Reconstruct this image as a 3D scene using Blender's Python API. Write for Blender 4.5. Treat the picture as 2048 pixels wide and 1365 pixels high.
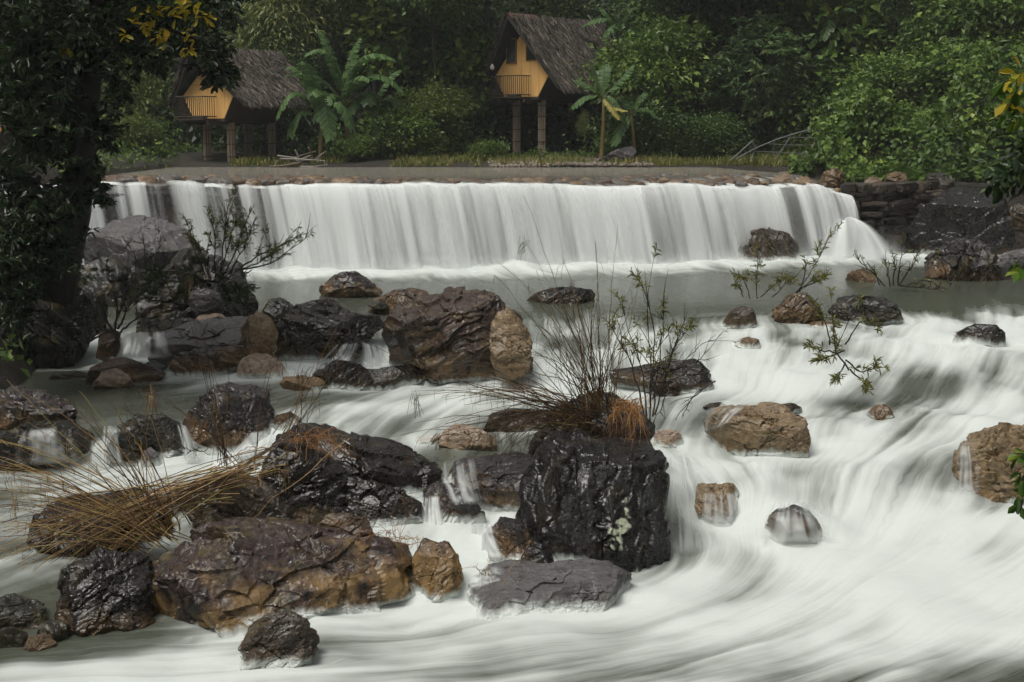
import bpy, bmesh, math, random
import numpy as np
from mathutils import Vector, Matrix
from mathutils.bvhtree import BVHTree

for o in list(bpy.data.objects):
    bpy.data.objects.remove(o)
SC = bpy.context.scene
COL = SC.collection
R = math.radians
rng = np.random.default_rng(7)
random.seed(7)

# ------------------------------------------------------------------ camera, sky, sun, exposure
CAM_Z = 6.2
HORIZON = 250.0                       # row of the horizon in the 2048 x 1365 photograph
F = 2048 * 50 / 36
PITCH = math.atan((682.5 - HORIZON) / F)
cam_d = bpy.data.cameras.new('camera')
cam_d.lens = 50; cam_d.sensor_width = 36; cam_d.clip_end = 1000; cam_d.clip_start = 0.1
cam = bpy.data.objects.new('camera', cam_d); COL.objects.link(cam)
cam.location = (0, 0, CAM_Z); cam.rotation_euler = (R(90) - PITCH, 0, 0)
SC.camera = cam

SUN_EL, SUN_AZ = 64.0, -48.0          # azimuth measured from the camera's back towards the right
sun_d = bpy.data.lights.new('sun', 'SUN'); sun_d.energy = 2.4; sun_d.angle = R(30); sun_d.color = (1, .96, .9)
sun = bpy.data.objects.new('sun', sun_d); COL.objects.link(sun)
_sd = Vector((math.sin(R(SUN_AZ)) * math.cos(R(SUN_EL)), -math.cos(R(SUN_AZ)) * math.cos(R(SUN_EL)), math.sin(R(SUN_EL))))
sun.rotation_euler = _sd.to_track_quat('Z', 'Y').to_euler()
W = bpy.data.worlds.new('World'); SC.world = W; W.use_nodes = True
wn, wl = W.node_tree.nodes, W.node_tree.links
wn.clear()
sky = wn.new('ShaderNodeTexSky'); sky.sky_type = 'NISHITA'; sky.sun_disc = False
sky.sun_elevation = R(SUN_EL); sky.sun_rotation = math.atan2(_sd.x, _sd.y)
sky.air_density = 1.6; sky.dust_density = 4.0; sky.ozone_density = 1.0
hs = wn.new('ShaderNodeHueSaturation'); hs.inputs['Saturation'].default_value = 0.10
bg = wn.new('ShaderNodeBackground'); bg.inputs[1].default_value = 0.085
wo = wn.new('ShaderNodeOutputWorld')
wl.new(sky.outputs[0], hs.inputs['Color']); wl.new(hs.outputs[0], bg.inputs[0]); wl.new(bg.outputs[0], wo.inputs[0])
vs = SC.view_settings
vs.view_transform = 'Standard'; vs.look = 'None'; vs.gamma = 1.0; vs.exposure = 0.12; vs.use_curve_mapping = False
SC.cycles.use_denoising = True; SC.cycles.use_adaptive_sampling = True; SC.cycles.adaptive_threshold = .04; SC.cycles.adaptive_min_samples = 24
SC.cycles.max_bounces = 4; SC.cycles.diffuse_bounces = 2; SC.cycles.glossy_bounces = 2
SC.cycles.transparent_max_bounces = 10; SC.cycles.volume_bounces = 0; SC.cycles.transmission_bounces = 3

# ------------------------------------------------------------------ pixel rays of the photograph -> places
_cp, _sp = math.cos(PITCH), math.sin(PITCH)
def ray(px, py):
    a = (px - 1024) / F; b = -(py - 682.5) / F
    return np.array([a, _cp + b * _sp, -_sp + b * _cp])
CAMP = np.array([0, 0, CAM_Z])
def at(px, py, D):
    r = ray(px, py); return CAMP + r * (D / r[1])
def at_z(px, py, z):
    r = ray(px, py); return CAMP + r * ((z - CAM_Z) / r[2])
def project(P):
    P = np.asarray(P, float) - CAMP
    f = P[..., 1] * _cp - P[..., 2] * _sp; u = P[..., 1] * _sp + P[..., 2] * _cp
    return 1024 + F * P[..., 0] / f, 682.5 - F * u / f

# ------------------------------------------------------------------ numpy noise
def _hash(ix, iy, iz):
    h = (ix.astype(np.uint32) * np.uint32(374761393) + iy.astype(np.uint32) * np.uint32(668265263) + iz.astype(np.uint32) * np.uint32(2246822519))
    h = (h ^ (h >> np.uint32(13))) * np.uint32(1274126177)
    h = h ^ (h >> np.uint32(16))
    return (h & np.uint32(0xffffff)).astype(np.float32) / np.float32(0xffffff)
def vnoise(P):
    """value noise in 0..1 at points (N,3)"""
    P = np.asarray(P, np.float32) + np.float32(1000.0)
    i = np.floor(P).astype(np.int64); f = P - i
    f = f * f * f * (f * (f * 6 - 15) + 10)
    x, y, z = i[:, 0], i[:, 1], i[:, 2]; fx, fy, fz = f[:, 0], f[:, 1], f[:, 2]
    def l(a, b, t): return a + (b - a) * t
    c = lambda a, b, d: _hash(x + a, y + b, z + d)
    return l(l(l(c(0,0,0), c(1,0,0), fx), l(c(0,1,0), c(1,1,0), fx), fy), l(l(c(0,0,1), c(1,0,1), fx), l(c(0,1,1), c(1,1,1), fx), fy), fz)
def vnoise2(X, Y, k=0):
    X = X + 1000.0; Y = Y + 1000.0
    x = np.floor(X).astype(np.int64); y = np.floor(Y).astype(np.int64); fx = X - x; fy = Y - y
    fx = fx * fx * (3 - 2 * fx); fy = fy * fy * (3 - 2 * fy); z = np.full_like(x, k)
    a = _hash(x, y, z); b = _hash(x + 1, y, z); c = _hash(x, y + 1, z); d = _hash(x + 1, y + 1, z)
    return (a + (b - a) * fx) * (1 - fy) + (c + (d - c) * fx) * fy
def fbm(P, o=4, ridged=False):
    s = 0; a = 1; t = 0; P = np.asarray(P, np.float32)
    for k in range(o):
        n = vnoise(P * 2.03 ** k + 17.3 * k)
        if ridged: n = 1 - np.abs(2 * n - 1)
        s = s + a * n; t += a; a *= .5
    return s / t
def sstep(a, b, x):
    t = np.clip((x - a) / (b - a), 0, 1); return t * t * (3 - 2 * t)

# ------------------------------------------------------------------ objects
def link(name, data, parent=None):
    o = bpy.data.objects.new(name, data); COL.objects.link(o)
    if parent is not None: o.parent = parent
    return o
def tag(o, label=None, cat=None, group=None, kind=None):
    if label: o['label'] = label
    if cat: o['category'] = cat
    if group: o['group'] = group
    if kind: o['kind'] = kind
    return o
def empty(name, loc=(0, 0, 0), rz=0):
    o = link(name, None); o.location = loc; o.rotation_euler = (0, 0, rz); o.empty_display_size = .2
    return o
def mesh_np(name, V, Fc, m=None, smooth=False, attrs=None):
    V = np.ascontiguousarray(V, np.float32); Fc = np.ascontiguousarray(Fc, np.int32); n, k = Fc.shape
    me = bpy.data.meshes.new(name)
    me.vertices.add(len(V)); me.vertices.foreach_set('co', V.ravel())
    me.loops.add(n * k); me.loops.foreach_set('vertex_index', Fc.ravel())
    me.polygons.add(n); me.polygons.foreach_set('loop_start', np.arange(0, n * k, k, dtype=np.int32))
    me.polygons.foreach_set('use_smooth', np.full(n, smooth, bool))
    me.update(calc_edges=True)
    for a, v in (attrs or {}).items():
        at_ = me.attributes.new(a, 'FLOAT', 'POINT'); at_.data.foreach_set('value', np.ascontiguousarray(v, np.float32))
    if m: me.materials.append(m)
    return me
def grid_faces(nr, nc):
    i = np.arange(nr - 1)[:, None] * nc + np.arange(nc - 1)[None, :]
    i = i.ravel(); return np.stack([i, i + 1, i + nc + 1, i + nc], 1)
class MB:
    """collects boxes, tubes and faces for one small mesh"""
    def __init__(s): s.v = []; s.f = []
    def add(s, v, f):
        n = len(s.v); s.v += [tuple(p) for p in v]; s.f += [tuple(i + n for i in q) for q in f]; return s
    def hexa(s, c8): return s.add(c8, [(0,3,2,1),(4,5,6,7),(0,1,5,4),(1,2,6,5),(2,3,7,6),(3,0,4,7)])
    def box(s, x0, x1, y0, y1, z0, z1):
        return s.hexa([(x0,y0,z0),(x1,y0,z0),(x1,y1,z0),(x0,y1,z0),(x0,y0,z1),(x1,y0,z1),(x1,y1,z1),(x0,y1,z1)])
    def tube(s, pts, rad, n=6, cap=True):
        pts = [Vector(p) for p in pts]; rad = rad if hasattr(rad, '__len__') else [rad] * len(pts)
        vs_ = []
        for i, p in enumerate(pts):
            t = (pts[min(i + 1, len(pts) - 1)] - pts[max(i - 1, 0)]).normalized()
            a = t.cross(Vector((0, 0, 1)) if abs(t.z) < .9 else Vector((1, 0, 0))).normalized(); b = t.cross(a)
            vs_ += [p + (a * math.cos(2 * math.pi * k / n) + b * math.sin(2 * math.pi * k / n)) * rad[i] for k in range(n)]
        f = [(i * n + k, i * n + (k + 1) % n, (i + 1) * n + (k + 1) % n, (i + 1) * n + k) for i in range(len(pts) - 1) for k in range(n)]
        if cap: f += [tuple(range(n))[::-1], tuple((len(pts) - 1) * n + k for k in range(n))]
        return s.add(vs_, f)
    def build(s, name, m, parent=None, smooth=False):
        me = bpy.data.meshes.new(name); me.from_pydata([tuple(map(float, p)) for p in s.v], [], s.f); me.materials.append(m)
        if smooth: me.polygons.foreach_set('use_smooth', [True] * len(me.polygons))
        return link(name, me, parent)

# ------------------------------------------------------------------ materials
def new_mat(name):
    m = bpy.data.materials.new(name); m.use_nodes = True; nt = m.node_tree
    b = nt.nodes['Principled BSDF']
    def N(t, **kw):
        n = nt.nodes.new(t)
        for k, v in kw.items():
            if k.startswith('i_'): n.inputs[k[2:].replace('_', ' ')].default_value = v
            else: setattr(n, k, v)
        return n
    return m, nt, b, N, nt.links.new
def ramp(N, stops, interp='LINEAR'):
    r = N('ShaderNodeValToRGB'); e = r.color_ramp.elements; r.color_ramp.interpolation = interp
    while len(e) < len(stops): e.new(.5)
    for i, (p, c) in enumerate(stops):
        e[i].position = p; e[i].color = (*c, 1) if hasattr(c, '__len__') else (c, c, c, 1)
    return r
def mathn(N, L, op, a, b=None, clamp=False):
    n = N('ShaderNodeMath', operation=op); n.use_clamp = clamp
    for i, q in enumerate((a, b)):
        if q is None: continue
        if hasattr(q, 'links') or hasattr(q, 'is_linked'): L(q, n.inputs[i])
        else: n.inputs[i].default_value = q
    return n.outputs[0]
def mixc(N, L, fac, a, b):
    n = N('ShaderNodeMix', data_type='RGBA')
    for q, k in ((fac, 0), (a, 6), (b, 7)):
        if hasattr(q, 'is_linked'): L(q, n.inputs[k])
        else: n.inputs[k].default_value = q if k == 0 else (*q, 1)
    return n.outputs[2]
def noise(N, L, co, scale, detail=4, rough=.55, dist=0, stretch=None):
    n = N('ShaderNodeTexNoise'); n.inputs['Scale'].default_value = scale; n.inputs['Detail'].default_value = detail
    n.inputs['Roughness'].default_value = rough; n.inputs['Distortion'].default_value = dist
    if stretch:
        mp = N('ShaderNodeMapping'); mp.inputs['Scale'].default_value = stretch[:3]
        if len(stretch) > 3: mp.inputs['Rotation'].default_value = stretch[3:]
        L(co, mp.inputs[0]); co = mp.outputs[0]
    L(co, n.inputs['Vector']); return n.outputs['Fac']
def simple_mat(name, c1, c2=None, scale=6, rough=.6, bump=.2, stretch=None, spec=.4, detail=5):
    m, nt, b, N, L = new_mat(name)
    tc = N('ShaderNodeTexCoord'); f = noise(N, L, tc.outputs['Object'], scale, detail, .6, .2, stretch)
    r = ramp(N, [(.3, c1), (.7, c2 or c1)]); L(f, r.inputs[0]); L(r.outputs[0], b.inputs['Base Color'])
    b.inputs['Roughness'].default_value = rough; b.inputs['Specular IOR Level'].default_value = spec
    if bump:
        bp = N('ShaderNodeBump'); bp.inputs['Strength'].default_value = bump; bp.inputs['Distance'].default_value = .05
        L(f, bp.inputs['Height']); L(bp.outputs[0], b.inputs['Normal'])
    return m
FOAM, TURBID = (.60, .64, .61), (.062, .070, .051)
def rock_mat(name, dark, mid, light, stain, stain_h=.45, stain_amt=.8, rough=(.1, .35), scale=1.0, strata=(1, 1, 3, .5, .3, 0), bump=1.0, vein=(.30, .27, .22), vein_amt=.35, moss=.4):
    """wet layered river rock; attribute h = metres above its waterline, lich = lichen patches"""
    m, nt, b, N, L = new_mat(name)
    tc = N('ShaderNodeTexCoord'); co = tc.outputs['Object']
    n1 = noise(N, L, co, 1.7 * scale, 6, .62, .6)
    n2 = noise(N, L, co, 3.2 * scale, 6, .66, .8, strata)
    n3 = noise(N, L, co, 14 * scale, 4, .65)
    n4 = noise(N, L, co, 45 * scale, 2, .6)
    s = mathn(N, L, 'ADD', mathn(N, L, 'MULTIPLY', n1, .55), mathn(N, L, 'MULTIPLY', n2, .45))
    s = mathn(N, L, 'ADD', mathn(N, L, 'MULTIPLY', s, .8), mathn(N, L, 'MULTIPLY', n3, .2))
    r = ramp(N, [(.38, dark), (.50, mid), (.57, dark), (.68, light)]); L(s, r.inputs[0])
    c = r.outputs[0]
    n6 = noise(N, L, co, 11 * scale, 5, .7, .4, (strata[0], strata[1], strata[2], *strata[3:]))
    k6 = ramp(N, [(.40, 0.0), (.56, .0), (.70, 1.0)]); L(n6, k6.inputs[0]); c = mixc(N, L, mathn(N, L, 'MULTIPLY', k6.outputs[0], .6), c, light)
    k7 = ramp(N, [(.34, 1.0), (.46, .0)]); L(n6, k7.inputs[0]); c = mixc(N, L, mathn(N, L, 'MULTIPLY', k7.outputs[0], .8), c, dark)
    k8 = ramp(N, [(.52, 0.0), (.66, 1.0)]); L(noise(N, L, co, 2.6 * scale, 5, .65, .3), k8.inputs[0]); c = mixc(N, L, mathn(N, L, 'MULTIPLY', k8.outputs[0], moss), c, (.13, .10, .028))
    h = N('ShaderNodeAttribute', attribute_name='h').outputs['Fac']
    hh = mathn(N, L, 'ADD', mathn(N, L, 'DIVIDE', h, max(stain_h, .01)), mathn(N, L, 'MULTIPLY', mathn(N, L, 'SUBTRACT', n1, .5), 4.0))
    sm = ramp(N, [(.35, 1.0), (1.0, 0.0)]); L(hh, sm.inputs[0])
    sv = ramp(N, [(.3, tuple(x * .35 for x in stain)), (.6, stain)]); L(n2, sv.inputs[0])
    c = mixc(N, L, mathn(N, L, 'MULTIPLY', sm.outputs[0], stain_amt), c, sv.outputs[0])
    # pale mineral veins
    vo = N('ShaderNodeTexVoronoi', feature='DISTANCE_TO_EDGE'); vo.inputs['Scale'].default_value = 1.6 * scale
    wv = N('ShaderNodeVectorMath', operation='MULTIPLY_ADD'); nc_ = N('ShaderNodeTexNoise'); nc_.inputs['Scale'].default_value = 2.5 * scale; nc_.inputs['Detail'].default_value = 5
    L(co, nc_.inputs['Vector']); L(nc_.outputs['Color'], wv.inputs[0]); wv.inputs[1].default_value = (.9, .9, .9); L(co, wv.inputs[2]); L(wv.outputs[0], vo.inputs['Vector'])
    vr = ramp(N, [(.0, 1.0), (.022, 0.0)]); L(vo.outputs['Distance'], vr.inputs[0])
    vm = ramp(N, [(.5, 0.0), (.62, 1.0)]); L(noise(N, L, co, 2.2 * scale, 3), vm.inputs[0])
    va = mathn(N, L, 'MULTIPLY', mathn(N, L, 'MULTIPLY', vr.outputs[0], vm.outputs[0]), vein_amt)
    c = mixc(N, L, va, c, vein)
    li = N('ShaderNodeAttribute', attribute_name='lich').outputs['Fac']
    c = mixc(N, L, li, c, (.42, .45, .33))
    sp = ramp(N, [(.60, 0.0), (.72, 1.0)]); L(n4, sp.inputs[0])
    c = mixc(N, L, mathn(N, L, 'MULTIPLY', sp.outputs[0], .5), c, light)
    s5 = ramp(N, [(.30, 1.0), (.42, 0.0)]); L(n3, s5.inputs[0])
    c = mixc(N, L, mathn(N, L, 'MULTIPLY', s5.outputs[0], .6), c, dark)
    ws = N('ShaderNodeAttribute', attribute_name='wash').outputs['Fac']
    wm = ramp(N, [(.30, 0.0), (.88, 1.0)]); L(mathn(N, L, 'ADD', ws, mathn(N, L, 'MULTIPLY', mathn(N, L, 'SUBTRACT', noise(N, L, co, 7, 3, .6, 0, (1.6, 1.6, .35)), .5), .9)), wm.inputs[0])
    wf = mathn(N, L, 'MULTIPLY', wm.outputs[0], mathn(N, L, 'GREATER_THAN', ws, .02))
    c = mixc(N, L, wf, c, FOAM)
    L(c, b.inputs['Base Color'])
    rr = ramp(N, [(.35, rough[0]), (.65, rough[1])]); L(n3, rr.inputs[0]); L(rr.outputs[0], b.inputs['Roughness'])
    b.inputs['Specular IOR Level'].default_value = .42
    # chipped, flat-faced relief: square-metric cells, warped and flattened along the layers
    def chips(sc_, wp):
        mp = N('ShaderNodeMapping'); mp.inputs['Scale'].default_value = strata[:3]; mp.inputs['Rotation'].default_value = strata[3:] if len(strata) > 3 else (0, 0, 0)
        ad = N('ShaderNodeVectorMath', operation='MULTIPLY_ADD'); ad.inputs[1].default_value = (wp, wp, wp); L(nc_.outputs['Color'], ad.inputs[0]); L(co, ad.inputs[2]); L(ad.outputs[0], mp.inputs[0])
        v = N('ShaderNodeTexVoronoi', feature='F1', distance='CHEBYCHEV'); v.inputs['Scale'].default_value = sc_ * scale; L(mp.outputs[0], v.inputs['Vector']); return v.outputs['Distance']
    hsum = mathn(N, L, 'ADD', mathn(N, L, 'MULTIPLY', chips(3.2, .55), .55), mathn(N, L, 'ADD', mathn(N, L, 'MULTIPLY', chips(9.0, .3), .22), mathn(N, L, 'ADD', mathn(N, L, 'MULTIPLY', n3, .34), mathn(N, L, 'MULTIPLY', n4, .06))))
    cr = ramp(N, [(.0, 0.0), (.05, 1.0)]); L(vo.outputs['Distance'], cr.inputs[0])
    hsum = mathn(N, L, 'ADD', hsum, mathn(N, L, 'MULTIPLY', cr.outputs[0], .12))
    pm = ramp(N, [(.38, .12), (.62, 1.0)]); L(noise(N, L, co, 1.1 * scale, 2, .5), pm.inputs[0])
    bp = N('ShaderNodeBump'); L(mathn(N, L, 'MULTIPLY', pm.outputs[0], bump * .38), bp.inputs['Strength']); bp.inputs['Distance'].default_value = .20 / scale
    L(hsum, bp.inputs['Height']); L(bp.outputs[0], b.inputs['Normal'])
    return m
def leaf_mat(name, stops, rough=.45, trans=.3, spec=.35):
    m, nt, b, N, L = new_mat(name)
    a = N('ShaderNodeAttribute', attribute_name='rnd').outputs['Fac']
    r = ramp(N, stops); L(a, r.inputs[0]); L(r.outputs[0], b.inputs['Base Color'])
    b.inputs['Roughness'].default_value = rough; b.inputs['Specular IOR Level'].default_value = spec
    tr = N('ShaderNodeBsdfTranslucent'); L(r.outputs[0], tr.inputs['Color'])
    mx = N('ShaderNodeMixShader'); mx.inputs[0].default_value = trans
    L(b.outputs[0], mx.inputs[1]); L(tr.outputs[0], mx.inputs[2]); L(mx.outputs[0], nt.nodes['Material Output'].inputs[0])
    return m
def water_mat(name, alpha=False, thru=0.0, foam=FOAM, turbid=TURBID, rough=.22, flow=False):
    m, nt, b, N, L = new_mat(name)
    fo = N('ShaderNodeAttribute', attribute_name='foam').outputs['Fac']
    if flow:      # fine threads of foam along the streamlines (psi is constant along each of them)
        ps = N('ShaderNodeAttribute', attribute_name='psi').outputs['Fac']; ge = N('ShaderNodeNewGeometry'); sx_ = N('ShaderNodeSeparateXYZ'); L(ge.outputs['Position'], sx_.inputs[0])
        cv = N('ShaderNodeCombineXYZ'); L(ps, cv.inputs[0]); L(mathn(N, L, 'MULTIPLY', sx_.outputs['Y'], .035), cv.inputs[1]); L(mathn(N, L, 'MULTIPLY', sx_.outputs['X'], .03), cv.inputs[2])
        t1 = noise(N, L, cv.outputs[0], 16, 4, .62); t2 = noise(N, L, cv.outputs[0], 5, 3, .6)
        tt = mathn(N, L, 'ADD', mathn(N, L, 'MULTIPLY', mathn(N, L, 'SUBTRACT', t1, .5), .55), mathn(N, L, 'MULTIPLY', mathn(N, L, 'SUBTRACT', t2, .5), .65))
        aw = ramp(N, [(0, .25), (.35, 1.0), (1, .40)]); L(fo, aw.inputs[0])
        fo = mathn(N, L, 'ADD', fo, mathn(N, L, 'MULTIPLY', tt, aw.outputs[0]), True)
    L(mixc(N, L, fo, turbid, foam), b.inputs['Base Color'])
    rr = ramp(N, [(0, rough), (.5, .75)]); L(fo, rr.inputs[0]); L(rr.outputs[0], b.inputs['Roughness'])
    sr = ramp(N, [(0, .5), (.6, .1)]); L(fo, sr.inputs[0]); L(sr.outputs[0], b.inputs['Specular IOR Level'])
    if alpha:
        al = N('ShaderNodeAttribute', attribute_name='alpha').outputs['Fac']
        if thru:
            tl = N('ShaderNodeBsdfTranslucent'); L(mixc(N, L, fo, turbid, foam), tl.inputs[0]); mx = N('ShaderNodeMixShader'); mx.inputs[0].default_value = thru; L(b.outputs[0], mx.inputs[1]); L(tl.outputs[0], mx.inputs[2])
            tp = N('ShaderNodeBsdfTransparent'); m2 = N('ShaderNodeMixShader'); L(al, m2.inputs[0]); L(tp.outputs[0], m2.inputs[1]); L(mx.outputs[0], m2.inputs[2]); L(m2.outputs[0], nt.nodes['Material Output'].inputs[0])
        else: L(al, b.inputs['Alpha'])
    else:
        tc = N('ShaderNodeTexCoord'); n = noise(N, L, tc.outputs['Object'], 2.2, 3, .5, .6, (1, 2.6, 1))
        bp = N('ShaderNodeBump'); bp.inputs['Strength'].default_value = .25; bp.inputs['Distance'].default_value = .05
        L(n, bp.inputs['Height']); L(bp.outputs[0], b.inputs['Normal'])
    return m

# ------------------------------------------------------------------ river levels: (column, row, water level) seen in the photograph
LEV = [(300,560,1.8),(550,560,1.8),(800,560,1.8),(1100,560,1.8),(1400,555,1.8),(1700,545,1.82),(2048,540,1.85),(2300,540,1.85),(-200,580,1.85),
 (800,600,1.79),(1250,600,1.78),(1450,610,1.75),(1700,585,1.78),(2048,590,1.75),(2300,590,1.75),
 (1100,640,1.66),(1300,640,1.63),(1480,660,1.55),(1700,660,1.55),(1850,640,1.6),(2048,625,1.62),(2300,625,1.6),
 (1100,690,1.36),(1300,690,1.4),(1500,700,1.42),(1700,710,1.38),(1900,690,1.46),(2048,680,1.44),(2300,680,1.45),
 (1200,760,1.12),(1450,750,1.22),(1650,770,1.14),(1850,745,1.26),(1850,790,1.03),(2048,760,1.18),(2300,760,1.15),
 (1150,800,1.04),(1400,800,1.06),(1600,800,1.06),(1800,820,.97),(2048,820,.95),(2300,820,.95),
 (1350,860,.86),(1700,870,.86),(1850,870,.86),(1350,905,.73),(1650,920,.74),(1850,920,.72),(2048,870,.88),(2300,890,.8),
 (1360,960,.66),(1500,960,.64),(1650,975,.6),(1750,950,.66),(1850,975,.55),(2100,1000,.45),(1360,1060,.3),(1360,1110,.16),(1450,1060,.26),(1590,1090,.2),(1750,1030,.34),(1950,1020,.38),(2300,1010,.45),
 (1400,1150,.1),(1700,1130,.13),(2048,1100,.16),(2300,1100,.15),(1400,1365,0),(2048,1365,-.04),(2400,1365,-.04),(1700,1250,.06),
 (250,640,1.7),(100,650,1.6),(400,665,1.58),(250,662,1.55),(250,705,1.25),(400,700,1.26),(100,735,1.16),(0,740,1.15),(-200,740,1.15),(250,775,1.1),(420,780,1.1),(560,790,1.08),
 (150,815,1.06),(300,815,1.05),(200,845,1.0),(320,850,.98),(130,930,.6),(300,930,.6),(420,925,.6),(50,1000,.55),(-200,950,.6),(480,960,.58),
 (700,640,1.72),(640,690,1.55),(640,740,1.2),(740,690,1.5),(740,730,1.2),(900,785,1.1),(700,800,1.06),(700,850,.98),(600,820,1.04),(900,880,.84),(800,900,.82),(560,880,.8),(480,905,.62),
 (950,950,.74),(880,960,.72),(870,1060,.4),(940,1050,.42),(950,1110,.22),(940,1180,.12),(700,1260,.06),(1000,1280,.04),(1000,1365,0),(500,1365,-.02),
 (20,1150,.3),(-200,1150,.3),(100,1290,.05),(0,1365,-.03),(-300,1365,-.03),(300,1300,.03)]
_lp = np.array([at_z(x, y, z) for x, y, z in LEV])
_lp = np.vstack([_lp, [(-20, 50, 1.9), (0, 52, 1.85), (20, 52, 1.85), (0, 5, -.1), (-12, 6, -.1), (12, 6, -.1)]])
class RBF:
    def __init__(s, P, v, eps=.12):
        s.P = np.asarray(P, float)[:, :2]; s.e = eps; n = len(s.P)
        A = np.zeros((n + 3, n + 3)); A[:n, :n] = s.k(s.P[:, None] - s.P[None]) - 1e-3 * np.eye(n)
        A[:n, n] = 1; A[:n, n + 1:] = s.P; A[n, :n] = 1; A[n + 1:, :n] = s.P.T
        s.w = np.linalg.solve(A, np.r_[v, 0, 0, 0])
    def k(s, d): return -np.sqrt((d ** 2).sum(-1) + s.e ** 2)
    def __call__(s, X, Y):
        X = np.asarray(X, float); sh = X.shape; q = np.stack([X.ravel(), np.asarray(Y, float).ravel()], 1); o = np.empty(len(q)); n = len(s.P)
        for i in range(0, len(q), 40000):
            c = q[i:i + 40000]; o[i:i + 40000] = s.k(c[:, None] - s.P[None]) @ s.w[:n] + s.w[n] + c @ s.w[n + 1:]
        return o.reshape(sh)
zw = RBF(_lp, _lp[:, 2])
def water_hit(px, py):
    """where the sight line through this pixel meets the river"""
    z = 1.0
    for _ in range(12):
        p = at_z(px, py, z); z = .5 * z + .5 * float(np.clip(zw(p[0], p[1]), -.2, 1.9))
    return at_z(px, py, z)

# foam: (column, row, amount 0 turbid .. 1 white)
FOA = [(300,545,.9),(550,548,1),(800,545,1),(1100,538,1),(1400,528,1),(1650,518,1),(1790,508,1),(2030,490,.9),
 (550,572,.05),(800,575,.02),(1050,575,.05),(1300,570,.0),(1500,560,.0),(1700,545,.05),(1850,560,.05),(2048,575,.05),(650,620,.05),(1000,610,.1),(1250,615,.1),(1400,630,.08),(1350,600,0),(1600,580,.0),(1750,575,.02),
 (1650,650,.5),(1850,610,.05),(1850,650,.8),(2048,635,.95),(2048,600,.1),(1950,630,.5),(1100,640,.55),(1250,655,.6),(1350,665,.75),(1500,670,.8),(1600,690,.55),(1720,690,.8),(1800,680,.9),(2048,690,.95),
 (1100,720,.75),(1200,700,.5),(1500,730,.9),(1650,740,.95),(1850,720,.8),(2048,720,.8),(1480,775,.9),(1600,785,.9),(1850,765,.42),(1750,765,.7),(2000,765,.6),(1850,800,.7),(2048,800,.85),
 (1100,770,.9),(900,775,.75),(1350,800,.6),(1500,800,.75),(1700,805,.55),(1950,815,.9),(1700,850,.65),(1850,835,.5),(1950,860,.95),(1750,900,.9),(1650,915,.95),(1850,920,.7),(1900,960,.4),(1380,880,.5),
 (1360,930,.9),(1500,930,.8),(1600,960,.75),(1700,970,.85),(1800,1000,.8),(1960,990,.55),(1360,1000,.45),(1360,1080,.3),(1450,1060,.95),(1590,1010,.8),(1700,1060,1),(1900,1050,.97),(2048,1030,.97),
 (1400,1150,.9),(1600,1150,.95),(1900,1150,.97),(1400,1250,.85),(1700,1250,.92),(2048,1250,.95),(1450,1320,.6),(1500,1360,.55),(1800,1320,.75),(1850,1340,.45),(2048,1340,.35),(2048,1300,.75),(1650,1350,.75),
 (250,640,.15),(100,665,.3),(400,665,.4),(250,690,.8),(350,690,.7),(200,720,.7),(60,735,.35),(330,735,.75),(100,755,.25),(250,780,.12),(400,770,.55),(520,770,.6),(300,800,.1),(180,820,.05),(450,800,.25),(560,800,.3),
 (250,860,.2),(250,900,.7),(330,900,.6),(150,945,.75),(350,945,.8),(500,940,.8),(50,985,.55),(480,970,.6),(700,640,.1),(680,700,.9),(740,715,.95),(620,740,.95),
 (700,780,.7),(850,770,.8),(650,800,.3),(700,820,.7),(900,830,.5),(800,850,.45),(950,810,.7),(620,850,.55),(850,890,.55),(900,915,.35),(520,880,.8),(480,900,.85),
 (900,960,.5),(880,1010,.8),(940,1060,.95),(950,1110,.95),(960,1160,.95),(850,1215,.9),(750,1235,.8),(650,1260,.7),(900,1260,.75),(700,1300,.62),(900,1310,.68),(1000,1340,.7),(1150,1280,.7),(1200,1340,.65),(1300,1200,.9),
 (400,1300,.8),(200,1330,.75),(300,1290,.35),(150,1290,.2),(400,1350,.75),(50,1340,.7),(0,1290,.1),(20,1150,.5),(-200,1150,.4),(-200,950,.5),(-200,740,.3),(-300,1365,.4),(2300,700,.9),(2300,900,.9),(2300,1100,.95),(2400,1365,.5),(1250,1160,.85)]
_fp = np.array([water_hit(x, y) for x, y, _ in FOA])
foam_f = RBF(np.vstack([_fp, [(0, 5, 0), (-12, 6, 0), (12, 6, 0)]]), np.r_[[f for _, _, f in FOA], .5, .5, .5], .1)

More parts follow.
